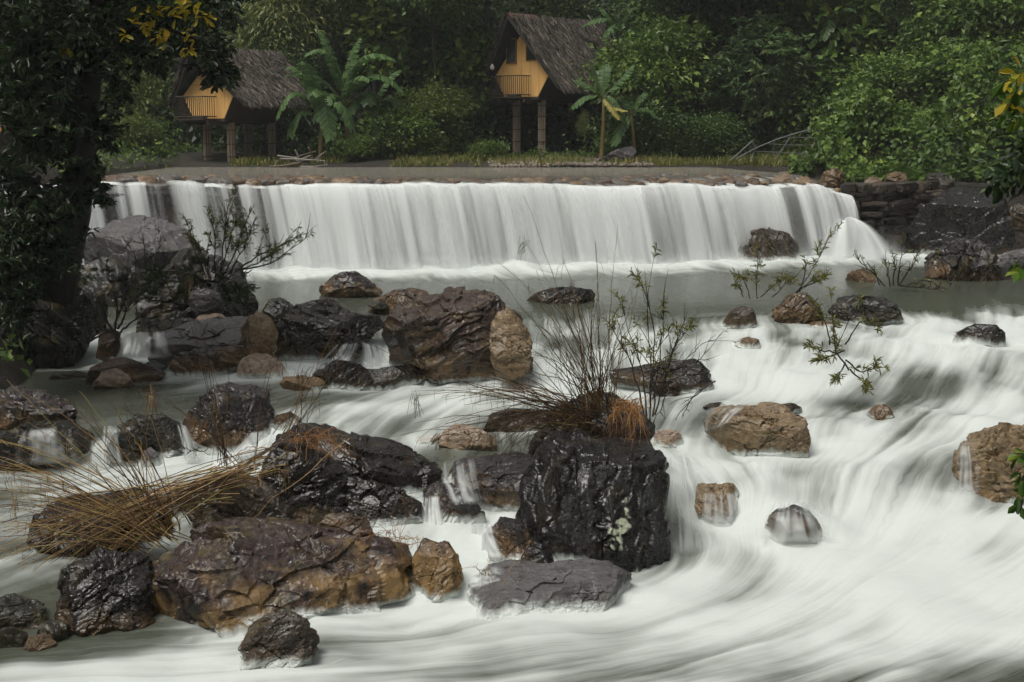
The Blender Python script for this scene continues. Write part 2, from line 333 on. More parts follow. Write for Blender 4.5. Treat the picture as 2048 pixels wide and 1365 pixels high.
# ------------------------------------------------------------------ weir line and ground
WL0, WL1 = at(165, 371, 42.3), at(1705, 372, 47.5)
WDIR = WL1 - WL0; WLEN = float(np.hypot(WDIR[0], WDIR[1])); WT = np.array([WDIR[0], WDIR[1]]) / WLEN; WN = np.array([WT[1], -WT[0]])   # WN points downstream
ZPOOL = 4.39
def weir_sd(X, Y):
    """distance upstream of the lip, and metres along it"""
    return -((X - WL0[0]) * WN[0] + (Y - WL0[1]) * WN[1]), (X - WL0[0]) * WT[0] + (Y - WL0[1]) * WT[1]
def crest_z(s):
    s = np.asarray(s, float)
    return WL0[2] + (WL1[2] - WL0[2]) * sstep(0, 1, s / WLEN) + (vnoise2(s * .7, s * 0, 77) - .5) * .14 + (vnoise2(s * 2.3, s * 0, 78) - .5) * .06 - .45 * sstep(WLEN * .93, WLEN * 1.02, s)
def ground_z(X, Y):
    X = np.asarray(X, float); Y = np.asarray(Y, float)
    up, s = weir_sd(X, Y)
    n = fbm(np.stack([X.ravel() * .35, Y.ravel() * .35, 0 * X.ravel()], 1), 4).reshape(X.shape) - .5
    bed = np.clip(zw(X, np.clip(Y, 5, 50)), -.1, 1.9) - .75 + n * .3
    xl = np.interp(Y, [0, 12, 24, 28, 31, 36, 40, 44, 60, 66], [-9, -9, -9.6, -9.2, -9.4, -10.6, -13.2, -14.5, -17, -30])
    bed = np.where(X < xl, np.maximum(bed, bed + np.clip((xl - X) * 1.1, 0, 1.6 + .16 * (xl - X)) + n * .8), bed)
    xr = np.interp(Y, [0, 12, 24, 40, 46], [8, 8.5, 11.5, 17.5, 20.5])
    bed = np.where(X > xr, bed + np.clip((X - xr) * .9, 0, 2.5 + .3 * (X - xr)) + n * .8, bed)
    high = ZPOOL - .55 + n * .2
    bank = ZPOOL + .10 + np.clip(Y - 60.8, -12, 5.5) * .075 + n * .25 + np.clip(Y - 67.5, 0, 90) * .62
    high = np.maximum(high, np.where(Y > 60.6, bank, -9))
    rt = 4.15 + np.clip((X - 12.0) * .5, 0, 30) * sstep(51.5, 57, Y) + np.clip(Y - 62, 0, 90) * .55 + n * .4
    high = np.where(X > 11.6, np.maximum(np.where(Y > 60.6, high, -9), rt), high)
    ul = ZPOOL + .2 + np.clip(-14.2 - X, -1, 20) * .12 + n * .3
    high = np.where(X < -14.4, np.maximum(high, ul), high)
    sky_screen_hill = np.clip(-Y - 18, 0, 60) * .85 + np.clip(np.abs(X) - .43 * np.clip(Y, 0, 60) - 7, 0, 80) * .75 * sstep(50, 44, Y)  # unseen slopes beside and behind the camera, added to block low sky light
    inside = (up > .25) & ((X < 11.6) | (Y > np.interp(X, [11.6, 17, 18, 30], [48.6, 50.8, 51.4, 52])))
    return np.where(inside, high, bed) + np.clip(sky_screen_hill, 0, 34)
def sheet(name, X, Y, Z, m, kind='structure', attrs=None, smooth=True):
    nr, nc = X.shape
    me = mesh_np(name, np.stack([X.ravel(), Y.ravel(), Z.ravel()], 1), grid_faces(nr, nc), m, smooth, attrs)
    return tag(link(name, me), kind=kind)
gx = np.r_[np.linspace(-90, -34, 20), np.linspace(-33, 33, 190), np.linspace(34, 90, 20)]
gy = np.r_[np.linspace(-90, 4, 30), np.linspace(5, 80, 230), np.linspace(81, 170, 40)]
GX, GY = np.meshgrid(gx, gy)
m, nt, b, N, L = new_mat('forest_floor')
tc = N('ShaderNodeTexCoord'); co = tc.outputs['Object']
f1 = noise(N, L, co, .5, 6, .6); f2 = noise(N, L, co, 9, 6, .7)
r1 = ramp(N, [(.35, (.010, .011, .005)), (.5, (.022, .016, .010)), (.62, (.018, .024, .008))]); L(f1, r1.inputs[0])
r2 = ramp(N, [(.3, (.012, .010, .007)), (.7, (.06, .044, .03))]); L(f2, r2.inputs[0])
L(mixc(N, L, .5, r1.outputs[0], r2.outputs[0]), b.inputs['Base Color']); b.inputs['Roughness'].default_value = .75
bp = N('ShaderNodeBump'); bp.inputs['Distance'].default_value = .12; L(f2, bp.inputs['Height']); L(bp.outputs[0], b.inputs['Normal'])
M_GROUND = m
ground = sheet('ground', GX, GY, ground_z(GX, GY), M_GROUND)

# ------------------------------------------------------------------ boulders
_ico = {}
def ico(level):
    if level not in _ico:
        bm = bmesh.new(); bmesh.ops.create_icosphere(bm, subdivisions=level, radius=1)
        _ico[level] = (np.array([v.co[:] for v in bm.verts]), np.array([[v.index for v in f.verts] for f in bm.faces])); bm.free()
    return _ico[level]
ROCKS = []          # (object, centre xy, half width, half depth) for the flow around them
def rock(label, outline, base=None, z=None, D=None, T=.7, planes=(), seed=0, level=6, m=None, rough=1.0, strata=None, k=3, p=40, sink=.3, lichen=(), name='boulder', cracks=3, yaw=0, group=None, back=1.0, facet=1.0, cut=1.0, lay_amp=1.0):
    """a boulder whose outline, seen from the bank, is the given polygon (photo pixels); T = half depth / half width; planes = extra facets (right, towards viewer, up, share of extent)"""
    g = np.random.default_rng(seed * 77 + 5)
    O = np.array(outline, float); x0, y0 = O.min(0); x1, y1 = O.max(0); cxp = (x0 + x1) / 2
    base = base or y1
    if D is None:
        hit = at_z(cxp, base, z) if z is not None else water_hit(cxp, base); D0 = hit[1]
    else: D0 = D
    a = (x1 - x0) / 2 / F * D0; t = a * T
    Dc = D0 + t * .75 if D is None else D0
    O2 = O.copy(); low = O[:, 1] > y1 - .3 * (y1 - y0); O2[low, 1] += sink * (y1 - y0)
    P = np.array([at(q[0], q[1], Dc) for q in O2]); c = (P.max(0) + P.min(0)) / 2
    fw = np.array([c[0], c[1], c[2] - CAM_Z]); fw /= np.linalg.norm(fw)            # away from the viewer
    ru = np.array([fw[1], -fw[0], 0]); ru /= np.linalg.norm(ru); vu = np.cross(ru, fw)
    q = np.stack([(P - c) @ ru, (P - c) @ vu], 1)
    hb = (q[:, 1].max() - q[:, 1].min()) / 2
    V, Fc = ico(level); d = V.copy()
    du, dv, dw = d[:, 0], d[:, 2], d[:, 1]                                          # dw towards the viewer
    th = np.arctan2(dv, du); rho = np.hypot(du, dv) + 1e-6
    A = np.linspace(-np.pi, np.pi, 721); ca, sa = np.cos(A), np.sin(A); Rr = np.zeros_like(A)
    for i in range(len(q)):
        (ax, ay), (bx, by) = q[i], q[(i + 1) % len(q)]; ex, ey = bx - ax, by - ay
        den = ca * ey - sa * ex; den = np.where(np.abs(den) < 1e-9, 1e-9, den)
        tt = (ax * ey - ay * ex) / den; ss = (ax * sa - ay * ca) / den
        ok = (tt > 0) & (ss >= -1e-6) & (ss <= 1 + 1e-6); Rr = np.where(ok, np.maximum(Rr, tt), Rr)
    Rr = np.where(Rr <= 0, np.median(Rr), Rr)
    rs = [np.interp(th, A, Rr) * 1.05 / rho]
    ea, eb, et = a * 1.25, hb * 1.25, t * 1.05
    rs.append(((np.abs(du) / (a * 1.08)) ** 5 + (np.abs(dw) / (et * np.where(dw < 0, back, 1))) ** 5 + (np.abs(dv) / (hb * 1.08)) ** 5) ** (-1 / 5))
    pl = list(planes)
    for _ in range(k):
        n = g.normal(size=3) * (1, .9, 1); n[1] = abs(n[1]) * (1 if g.random() < .8 else -1); n /= np.linalg.norm(n)
        if abs(n[1]) < .35: n[1] = .35 * (1 if n[1] > 0 else -1) + n[1]; n /= np.linalg.norm(n)
        pl.append((*n, g.uniform(.84, 1.08)))
    for (nu, nw, nv, h) in pl:
        nn = math.sqrt(nu * nu + nw * nw + nv * nv); nu, nw, nv = nu / nn, nw / nn, nv / nn
        hh = h * math.sqrt((nu * a) ** 2 + (nw * t) ** 2 + (nv * hb) ** 2)
        dd = du * nu + dw * nw + dv * nv
        rs.append(np.where(dd > .02, hh / np.maximum(dd, .02), 1e3))
    r = sum(np.clip(x, 1e-3, 1e3) ** -p for x in rs) ** (-1 / p)
    sz = min(a, hb, 1.2 * t)
    # split off along many flat planes: each cuts a little below the outermost point it faces
    loc = np.stack([du, dw, dv], 1)
    for _ in range(int(15 * facet)):
        n = g.normal(size=3); n[1] = abs(n[1]) * 1.1 if g.random() < .85 else n[1]; n /= np.linalg.norm(n)
        n = n / np.array([a, t, hb]); n /= np.linalg.norm(n)
        dd = loc @ n; pr = dd * r; h = pr.max() * (1 - (g.uniform(.0, .04) if abs(n[1]) < .3 else g.uniform(.05, .28)) * cut)
        r = np.where((dd > .02) & (pr > h), h / np.maximum(dd, .02), r)
    L0 = loc * r[:, None]
    off = g.uniform(0, 50, 3)
    sm_ = np.array(strata if strata is not None else g.normal(size=3), float); sm_ /= np.linalg.norm(sm_)
    qn = L0 / sz
    warp = fbm(qn * 1.1 + off, 3) - .5
    lay = qn @ sm_ + warp * .35
    tang = np.cross(sm_, (.3, .9, .2)); tang /= np.linalg.norm(tang)
    # ledges: layers stand proud or break back, sharply
    lv = lay * 4.5; li_ = np.floor(lv); lf = lv - li_
    stepn = lambda q_: vnoise(np.stack([q_ * 7.3 + seed, (qn @ tang) * .8, np.full(len(lay), 2.0)], 1))
    st = stepn(li_) * (1 - sstep(.6, 1, lf)) + stepn(li_ + 1) * sstep(.6, 1, lf) - .5
    st2 = vnoise(np.stack([lay * 17, (qn @ tang) * 1.5, np.full(len(lay), seed * 7.7)], 1)) - .5
    disp = (fbm(qn * 1.3 + off + 9, 2) - .5) * .06 + st * .09 * lay_amp + st2 * .022 * lay_amp + (fbm(qn * 8 + off, 3) - .5) * .03 + (fbm(qn * 21 + off, 2) - .5) * .014
    # chips: cells with their own tilt
    qa = qn + sm_ * (qn @ sm_)[:, None] * 1.3 + (np.stack([fbm(qn * 2 + off + j, 2) for j in (1, 5, 8)], 1) - .5) * .5
    ext = np.abs(qa).max(0)
    for (n_, tl, of) in ((50, .10, .016), (240, .10, .008)):
        if n_ > 100 and level < 6: continue
        sd = g.uniform(-1, 1, (n_, 3)) * ext; best = np.full(len(qa), 1e9); bi = np.zeros(len(qa), int)
        for j in range(n_):
            dd = ((qa - sd[j]) ** 2).sum(1); mk = dd < best; best[mk] = dd[mk]; bi[mk] = j
        tilt = g.normal(size=(n_, 3)) * tl; of_ = g.normal(size=n_) * of
        disp += np.clip(((qa - sd[bi]) * tilt[bi]).sum(1), -.05, .05) + of_[bi]
    for _ in range(cracks):
        n = g.normal(size=3); n /= np.linalg.norm(n); cc = g.uniform(-.6, .6)
        dd = np.abs(qn @ n - cc + (fbm(qn * 2.2 + off + 3, 3) - .5) * .5)
        disp -= .06 * np.exp(-(dd / .022) ** 2)
    L0 = L0 + loc * (disp * sz * rough)[:, None]
    Wd = c + L0[:, :1] * ru - L0[:, 1:2] * fw + L0[:, 2:] * vu
    wz = float(np.clip(zw(c[0], c[1] - t * .6), -.2, 1.9)) if z is None else z
    bot = at(cxp, base, Dc)[2]
    org = np.array([c[0], c[1], min(wz, bot) if z is None else z])
    at_h = Wd[:, 2] - org[2]
    lich = np.zeros(len(Wd))
    if lichen:
        px, py = project(Wd); nn = fbm(qn * 8 + off, 3)
        for (lx, ly, lw, lh) in lichen:
            lich = np.maximum(lich, sstep(1.0, .75, np.hypot((px - lx) / lw, (py - ly) / lh) + (nn - .5) * 2.6) * (L0[:, 1] > 0))
    me = mesh_np(name, Wd - org, Fc, m, False, {'h': at_h, 'lich': lich})
    o = link(name, me); o.location = org
    tag(o, label, 'boulder' if name == 'boulder' else name.replace('_', ' '), group)
    ROCKS.append((o, np.array([c[0], c[1]]), a, t))
    return o

DK = dict(dark=(.012, .010, .011), mid=(.045, .038, .040), light=(.12, .105, .11), stain=(.12, .075, .03))
M_BLACK = rock_mat('black_wet_rock', (.003, .0027, .0026), (.012, .0105, .010), (.045, .040, .038), (.07, .045, .018), .35, .5, (.1, .42), 1.0, (1, 1, .25, 0, 0, .2), 1.0, (.2, .18, .15), .08, .1)
M_BLACKR = rock_mat('black_layered_rock', (.0035, .0028, .0025), (.015, .011, .009), (.05, .041, .035), (.12, .07, .022), .35, .6, (.12, .45), 1.0, (.4, .4, 3.2, .25, .3, 0), 1.0, (.2, .18, .15), .3, .15)
M_BROWN = rock_mat('brown_layered_rock', (.005, .003, .0022), (.055, .034, .023), (.20, .14, .09), (.17, .105, .045), .6, .75, (.2, .55), 1.0, (.7, .7, 3, .2, -.55, 0))
M_OCHRE = rock_mat('ochre_stained_rock', (.005, .003, .003), (.045, .028, .024), (.19, .15, .12), (.25, .155, .058), 1.0, .9, (.18, .55), .9, (1.4, 1, .6, 0, .3, 0), 1.0, (.40, .33, .24), .6)
M_PALE = rock_mat('pale_cream_rock', (.09, .06, .04), (.34, .26, .19), (.50, .43, .35), (.26, .175, .09), .2, .7, (.3, .6), 1.2)
M_GOLD = rock_mat('golden_brown_rock', (.05, .032, .014), (.22, .155, .085), (.38, .30, .21), (.22, .14, .06), .4, .6, (.3, .6), 1.3, (1, 1, 2, .4, .5, 0), 1.1)
M_GREY = rock_mat('grey_slate_rock', (.035, .032, .032), (.10, .095, .095), (.20, .19, .18), (.13, .09, .05), .12, .5, (.32, .65), 1.0, (.5, 2.6, 2.6, 0, .1, .35), 1.0, (.3, .27, .22), .35, .12)
M_PURPLE = rock_mat('purple_slate_rock', (.005, .004, .004), (.032, .027, .027), (.14, .125, .12), (.18, .105, .045), .45, .8, (.14, .45), 1.0, (.6, .6, 2, .3, .4, 0))
M_MOSS = rock_mat('dark_mossy_rock', (.003, .003, .0025), (.016, .015, .011), (.075, .075, .062), (.05, .042, .02), .3, .6, (.25, .55), 1.0)
M_STRIPE = rock_mat('striped_gneiss_rock', (.008, .006, .005), (.045, .034, .024), (.24, .18, .12), (.16, .095, .035), .3, .5, (.2, .5), 1.2, (.6, .6, 4, .1, .5, 0), 1.1)

B = rock
# --- upper pool and foot of the fall
B('large smooth grey boulder at the left foot of the waterfall', [(172,510),(185,470),(230,446),(280,436),(330,445),(375,465),(395,500),(390,545),(345,562),(300,560),(240,545),(185,535)], 562, D=38.6, T=.8, seed=1, m=M_GREY, rough=.45, k=4, planes=[(0,.5,.9,.9)])
B('brown pitted boulder standing in the white foam of the fall', [(1459,515),(1465,490),(1490,468),(1540,460),(1570,470),(1595,485),(1607,505),(1605,522),(1540,526),(1480,520)], 526, z=1.82, T=.6, seed=2, m=M_STRIPE, rough=1.1, k=6)
B('huge dark boulder with glossy rounded top beside the stone wall', [(1812,490),(1822,455),(1850,415),(1885,382),(1930,375),(1975,380),(2003,400),(2020,450),(2022,490),(1990,507),(1900,510),(1840,503)], 508, z=1.85, T=.7, seed=3, m=M_BLACK, rough=.35, k=1, facet=.4, lay_amp=.3, cracks=1, planes=[(0.05,.42,.9,.80)])
B('rough purple boulder below the huge dark boulder', [(1845,550),(1855,520),(1885,495),(1925,486),(1965,496),(1988,515),(1992,545),(1940,560),(1880,562)], 560, z=1.85, T=.7, seed=4, m=M_PURPLE, rough=1.3)
B('rounded grey boulder at the right edge of the pool', [(1970,555),(1985,528),(2018,505),(2060,498),(2090,520),(2090,556),(2020,560)], 558, z=1.85, T=.7, seed=5, m=M_GREY, level=5)
B('low purple stone awash below the right end of the fall', [(1685,560),(1700,545),(1725,538),(1745,548),(1752,562),(1720,566)], 564, z=1.8, T=.6, seed=6, m=M_PURPLE, level=5)
B('dark boulder behind the rough purple one at the right', [(1890,500),(1915,485),(1955,480),(1990,500),(1995,530),(1900,530)], 530, z=1.85, T=.6, seed=66, m=M_MOSS, level=5)
B('triangular grey rock alone in the pool', [(625,592),(640,578),(672,553),(690,545),(712,546),(735,560),(760,578),(775,590),(740,596),(680,596)], 596, T=.6, seed=7, m=M_PURPLE, rough=.8, k=7, planes=[(.5,.6,.6,.75),(-.6,.7,.4,.75)])
B('low dark rock behind the grass plumes in the pool', [(1046,600),(1070,588),(1100,578),(1140,574),(1180,580),(1193,597),(1170,604),(1120,608),(1070,606)], 607, T=.5, seed=8, m=M_BLACK, level=5)
B('brown wedge rock touching the big layered boulder', [(732,620),(750,602),(785,585),(815,578),(850,585),(862,605),(830,616),(795,628),(750,630)], 630, T=.6, seed=9, m=M_BROWN, level=6)
B('big reddish brown boulder with slanting layers in midstream', [(760,668),(772,640),(800,610),(830,592),(880,583),(940,577),(958,583),(985,600),(1000,612),(1015,620),(1040,642),(1056,667),(1058,690),(1045,708),(1000,735),(960,750),(900,760),(860,757),(820,735),(790,715),(765,695)], 757, D=28.4, T=.55, seed=10, level=7, m=M_BROWN, strata=(-.45, .2, .87), k=6, planes=[(-.25,.35,.9,.72),(.25,.95,.1,.82),(-.7,.65,.2,.85),(.1,.75,-.65,.85)], rough=1.15, cracks=4)
B('cracked tan block leaning on the right of the layered boulder', [(985,650),(1000,628),(1016,619),(1041,640),(1059,665),(1063,690),(1055,705),(1032,720),(1006,734),(992,715),(982,685)], 735, D=27.75, T=.7, seed=11, level=6, m=M_GOLD, planes=[(.15,.95,.25,.72)], k=4)
B('dark layered rock left of the big reddish boulder', [(566,675),(575,640),(600,612),(625,605),(670,606),(690,618),(710,628),(755,632),(765,655),(740,668),(700,692),(670,712),(640,718),(600,715),(575,695)], 716, D=30.0, T=.7, seed=12, level=6, m=M_BLACKR, strata=(.25, .1, .95), planes=[(0,.5,.85,.8)])
B('small dark rock at the left rim of the pool', [(528,625),(540,600),(560,595),(585,612),(597,630),(560,642),(535,638)], 640, D=32.2, T=.8, seed=13, level=5, m=M_MOSS)
B('flat grey slab sloping towards the left cascade', [(302,688),(330,665),(400,645),(470,634),(500,640),(505,670),(480,692),(440,690),(390,700),(350,720),(310,712)], 716, D=29.6, T=.8, seed=14, level=6, m=M_GREY, strata=(0,.3,1), planes=[(-.1,.55,.83,.55)], k=5)
B('pale flat stone on the slab behind the ochre block', [(385,645),(400,632),(440,628),(456,640),(430,652),(395,654)], 652, D=30.5, T=1, seed=15, level=5, m=M_PALE)
B('ochre upright block beside the dark layered rock', [(480,662),(500,640),(515,625),(540,640),(553,668),(545,692),(530,710),(500,704),(484,684)], 708, D=28.9, T=.7, seed=16, level=6, m=M_GOLD, strata=(.9,.1,.3))
B('rounded brown rock below the grey slab', [(338,740),(350,715),(400,699),(455,695),(474,715),(472,740),(440,752),(380,754)], 752, T=.6, seed=17, level=6, m=M_PURPLE)
B('pale cream rounded rock below the ochre block', [(474,745),(482,722),(500,711),(530,708),(560,725),(578,745),(560,758),(520,760)], 758, T=.6, seed=18, level=6, m=M_PALE, rough=.6, k=5)
B('long smooth brown rock at the left cascade pool', [(168,757),(185,736),(220,721),(250,718),(290,730),(328,747),(310,757),(250,763),(190,771)], 766, T=.5, seed=19, level=6, m=M_BROWN, rough=.6)
B('speckled low stone in front of the smooth brown rock', [(178,772),(205,746),(230,738),(255,750),(275,770),(240,778)], 777, T=.7, seed=20, level=5, m=M_PALE)
B('small mossy tan stone with a sprig on it', [(562,768),(570,755),(600,752),(640,757),(652,771),(630,781),(580,781)], 780, T=.6, seed=21, level=5, m=M_GOLD)
B('glossy black low rock under the small cascade', [(625,755),(640,732),(670,722),(715,727),(735,745),(755,775),(735,779),(690,767),(640,767)], 777, T=.5, seed=22, level=6, m=M_BLACK, rough=.7, p=14, k=4)
B('glossy black lobe under the big reddish boulder', [(700,752),(725,738),(760,740),(820,728),(850,735),(862,750),(810,769),(750,773)], 771, T=.45, seed=23, level=6, m=M_BLACK, rough=.6, p=14, k=3)
# --- left bank
B('dark wet bank boulder under the overhanging tree', [(42,700),(48,610),(80,572),(120,560),(160,590),(182,620),(190,660),(150,692),(100,712)], 708, D=30.0, T=.8, seed=24, level=6, m=M_MOSS)
B('small dark boulder behind the bank boulder under the tree', [(145,620),(160,580),(185,565),(210,590),(212,640),(190,665),(155,660)], 660, D=32, T=.8, seed=25, level=5, m=M_MOSS)
B('dark bank boulder at the left edge above the cascade', [(-40,720),(-40,600),(0,590),(40,610),(55,660),(50,715),(10,730)], 725, D=29.2, T=.8, seed=26, level=5, m=M_MOSS)
B('dark boulder hidden in shade below the tree trunk', [(150,590),(165,535),(205,515),(260,540),(310,550),(320,590),(250,620),(170,620)], 615, D=35.5, T=.7, seed=27, level=5, m=M_MOSS)
B('small dark stone splitting the left cascade', [(192,700),(200,668),(220,655),(240,668),(245,700),(215,708)], 704, D=29.6, T=.8, seed=28, level=5, m=M_BROWN)
B('root covered dark mound under the bare shrub', [(285,640),(290,570),(320,535),(360,512),(400,508),(450,520),(490,560),(505,610),(490,645),(400,668),(320,660)], 660, D=32.3, T=.7, seed=29, level=6, m=M_MOSS, rough=1.6)
B('grey stone lodged in the root covered mound', [(375,605),(385,585),(410,578),(440,590),(445,615),(400,622)], 620, D=30.9, T=.8, seed=30, level=5, m=M_GREY)
# --- middle rapids
B('black layered rock with a bushy shrub on its end', [(1222,766),(1230,740),(1260,738),(1330,726),(1385,720),(1410,740),(1428,772),(1400,781),(1330,782),(1250,777)], 781, T=.5, seed=31, level=6, m=M_BLACKR, strata=(.1,.3,.95))
B('pale rock in a dome of overflowing water', [(1438,648),(1460,625),(1485,612),(1505,622),(1517,648),(1500,657),(1450,658)], 657, T=.8, seed=32, level=5, m=M_STRIPE, strata=(-.5,.3,.8))
B('dark brown round rock second from the left of its row', [(1543,632),(1550,605),(1580,590),(1610,592),(1635,610),(1644,637),(1620,650),(1560,652)], 651, T=.7, seed=33, level=6, m=M_BROWN, k=5)
B('dark rough rock with leafy twigs in front of it', [(1664,622),(1680,598),(1720,594),(1760,601),(1790,616),(1812,634),(1780,645),(1720,650),(1680,642)], 648, T=.5, seed=34, level=6, m=M_MOSS, rough=1.3)
B('flat low stone between the two dark midstream rocks', [(1608,655),(1620,645),(1650,643),(1680,648),(1685,658),(1640,660)], 659, T=.7, seed=35, level=5, m=M_BROWN)
B('black shining rock alone in the right rapids', [(1888,690),(1915,666),(1950,650),(1990,652),(2006,668),(2005,690),(1960,695)], 693, T=.6, seed=36, level=6, m=M_BLACK, rough=.7)
B('reddish stone awash below the domed pale rock', [(1465,693),(1475,680),(1495,675),(1515,680),(1522,692),(1490,697)], 694, T=.6, seed=37, level=5, m=M_BROWN)
B('golden brown boulder washed by the middle rapids', [(1410,838),(1430,816),(1500,812),(1560,818),(1600,840),(1614,870),(1607,897),(1560,904),(1490,912),(1440,892),(1420,862)], 909, T=.6, seed=38, level=6, m=M_GOLD, rough=1.1, planes=[(0,.5,.87,.78)])
B('low dark stone left of the brown submerged one', [(1548,818),(1560,809),(1585,807),(1603,816),(1590,824)], 820, T=.7, seed=39, level=5, m=M_BLACK)
B('low dark stone just behind the golden boulder', [(1405,815),(1420,807),(1440,805),(1455,812),(1440,820)], 817, T=.7, seed=40, level=5, m=M_BLACK)
B('brown angular stone mostly under fast water', [(1735,828),(1755,810),(1775,812),(1795,835),(1765,842)], 838, T=.7, seed=41, level=5, m=M_BROWN)
B('brown block with thin water falls in the right chute', [(1395,1012),(1393,975),(1410,957),(1450,960),(1476,980),(1472,1012),(1450,1042),(1410,1045)], 1040, T=.7, seed=42, level=6, m=M_GOLD, planes=[(0,.1,1,.8)])
B('grey dome under a white veil of water', [(1528,1080),(1535,1042),(1555,1020),(1588,1012),(1618,1024),(1640,1050),(1650,1082),(1590,1090)], 1086, T=.8, seed=43, level=6, m=M_PURPLE, rough=.5, k=4)
B('large tan boulder cut by the right edge of the picture', [(1908,955),(1918,902),(1945,872),(2000,856),(2060,848),(2120,870),(2120,992),(2050,994),(1990,992),(1930,988)], 990, T=.7, seed=44, level=6, m=M_GOLD, k=7, rough=1.1)
B('cream stone with a thin veil behind the tall black boulder', [(1300,895),(1310,868),(1335,858),(1360,870),(1370,898),(1330,905)], 900, T=.8, seed=46, level=5, m=M_PALE)
B('pale streaked stone left of the straw clump', [(878,882),(890,860),(915,850),(950,858),(985,875),(993,892),(940,899),(890,897)], 897, T=.6, seed=47, level=6, m=M_PALE)
B('dark low rock under the drooping straw', [(968,852),(985,828),(1020,820),(1100,820),(1115,850),(1050,862)], 860, T=.5, seed=48, level=5, m=M_BLACK)
B('sunken tan stone under shallow water beside the pale streaked one', [(815,890),(835,875),(865,868),(885,880),(880,895),(840,899)], 888, T=.8, seed=49, level=5, m=M_PALE, rough=.6)
# --- left middle
B('purple brown boulder with a stepped top in the left stream', [(373,852),(390,820),(415,790),(435,775),(460,772),(480,778),(500,768),(535,785),(540,810),(556,832),(540,862),(500,872),(470,882),(450,897),(410,892),(380,867)], 893, T=.6, seed=50, level=6, m=M_PURPLE, planes=[(-.75,.6,.2,.72),(.2,.5,.85,.80),(.5,.8,-.1,.85)], k=5)
B('flat glistening rock at the left edge', [(-60,870),(-60,775),(30,773),(90,785),(130,805),(152,832),(110,842),(60,852),(20,880)], 860, T=.8, seed=51, level=6, m=M_PURPLE, planes=[(0,.35,.93,.6)])
B('wet rock under a thin veil at the left edge', [(-40,930),(-40,870),(20,865),(80,848),(140,840),(180,870),(198,928),(100,934),(20,932)], 930, T=.6, seed=52, level=6, m=M_MOSS)
B('dark knobbly rock between two small falls', [(220,885),(240,850),(280,832),(320,830),(350,850),(367,890),(362,908),(310,922),(250,928),(222,908)], 923, T=.6, seed=53, level=6, m=M_MOSS, rough=1.3)
B('dark brown boulder behind the flattened straw clump', [(60,1085),(80,1030),(130,995),(200,985),(290,982),(320,990),(348,1022),(335,1070),(280,1105),(200,1125),(120,1130),(70,1110)], 1125, D=19.6, T=.7, seed=54, level=6, m=M_BLACKR, k=6)
# --- foreground
B('long black slab leaning down to the right in the foreground', [(548,905),(570,852),(600,838),(660,850),(720,872),(790,895),(845,920),(872,945),(868,965),(850,985),(815,1010),(800,1040),(760,1062),(640,1055),(600,1015),(560,965)], 1058, D=21.3, T=.6, seed=55, level=7, m=M_BLACKR, strata=(.45,.2,.87), planes=[(.28,.30,.92,.62),(0,.8,-.6,.8)], k=4, rough=.9)
B('rough brown rock tucked under the long black slab', [(518,948),(545,905),(580,893),(630,900),(680,925),(708,962),(702,1005),(650,1025),(580,1005),(530,975)], 1020, D=20.3, T=.6, seed=56, level=6, m=M_BLACKR, rough=1.2)
B('grey slanting slab between straw and black slab', [(368,1005),(400,975),(450,955),(490,946),(540,980),(582,1022),(605,1052),(560,1070),(480,1060),(410,1060)], 1065, D=19.8, T=.6, seed=57, level=6, m=M_STRIPE, strata=(.7,.3,.6), planes=[(.4,.7,.5,.7)])
B('small brown rock behind the long ochre boulder', [(630,1062),(655,1032),(700,1027),(735,1045),(752,1075),(640,1085)], 1080, D=18.9, T=.8, seed=58, level=6, m=M_BROWN)
B('long ochre and black boulder in the left foreground', [(282,1215),(292,1130),(340,1078),(400,1052),(440,1035),(520,1040),(600,1050),(700,1070),(790,1085),(838,1095),(842,1150),(838,1195),(760,1207),(680,1218),(600,1242),(500,1262),(420,1277),(350,1282),(308,1262)], 1265, D=17.75, T=.5, seed=59, level=7, m=M_OCHRE, planes=[(.1,.95,.28,.86),(.05,.45,.9,.92)], sink=.4, k=3, cracks=4, rough=.8, lay_amp=.45)
B('ochre block split from the long foreground boulder', [(832,1195),(826,1120),(850,1080),(895,1090),(913,1115),(922,1160),(905,1188),(870,1198)], 1193, D=18.0, T=.8, seed=60, level=6, m=M_OCHRE, rough=.8)
B('striped small boulder in the lower left water', [(474,1335),(490,1290),(500,1255),(530,1235),(570,1228),(605,1238),(630,1270),(637,1302),(612,1328),(570,1343),(520,1342)], 1338, T=.7, seed=61, level=6, m=M_STRIPE, strata=(-.5,.2,.85), rough=1.1, k=6)
B('tall black blocky boulder with a pale lichen patch', [(1036,1035),(1050,960),(1075,900),(1100,865),(1140,852),(1180,868),(1250,868),(1300,885),(1330,920),(1334,1000),(1331,1147),(1290,1150),(1200,1133),(1120,1118),(1060,1092),(1040,1062)], 1147, D=19.6, T=.75, seed=62, level=7, m=M_BLACK, strata=(.95,.2,.15), planes=[(.05,.45,.9,.74),(-.15,.97,.15,.80),(.75,.6,.1,.86),(-.7,.6,.35,.86)], k=2, rough=.85, lay_amp=.5, cracks=2, lichen=[(1246,1045,20,30),(1243,1084,15,12),(1225,1062,7,7)])
B('flat grey slate slab in the foreground water', [(914,1207),(940,1165),(980,1130),(1020,1121),(1100,1127),(1170,1120),(1215,1125),(1245,1145),(1277,1167),(1264,1184),(1220,1212),(1180,1237),(1120,1240),(1040,1232),(960,1217)], 1236, D=17.9, T=.62, seed=63, level=7, m=M_GREY, strata=(-.2,.35,.9), planes=[(-.05,.52,.85,.50),(.8,.55,.1,.8),(.3,.95,0,.8)], k=3, rough=.75)
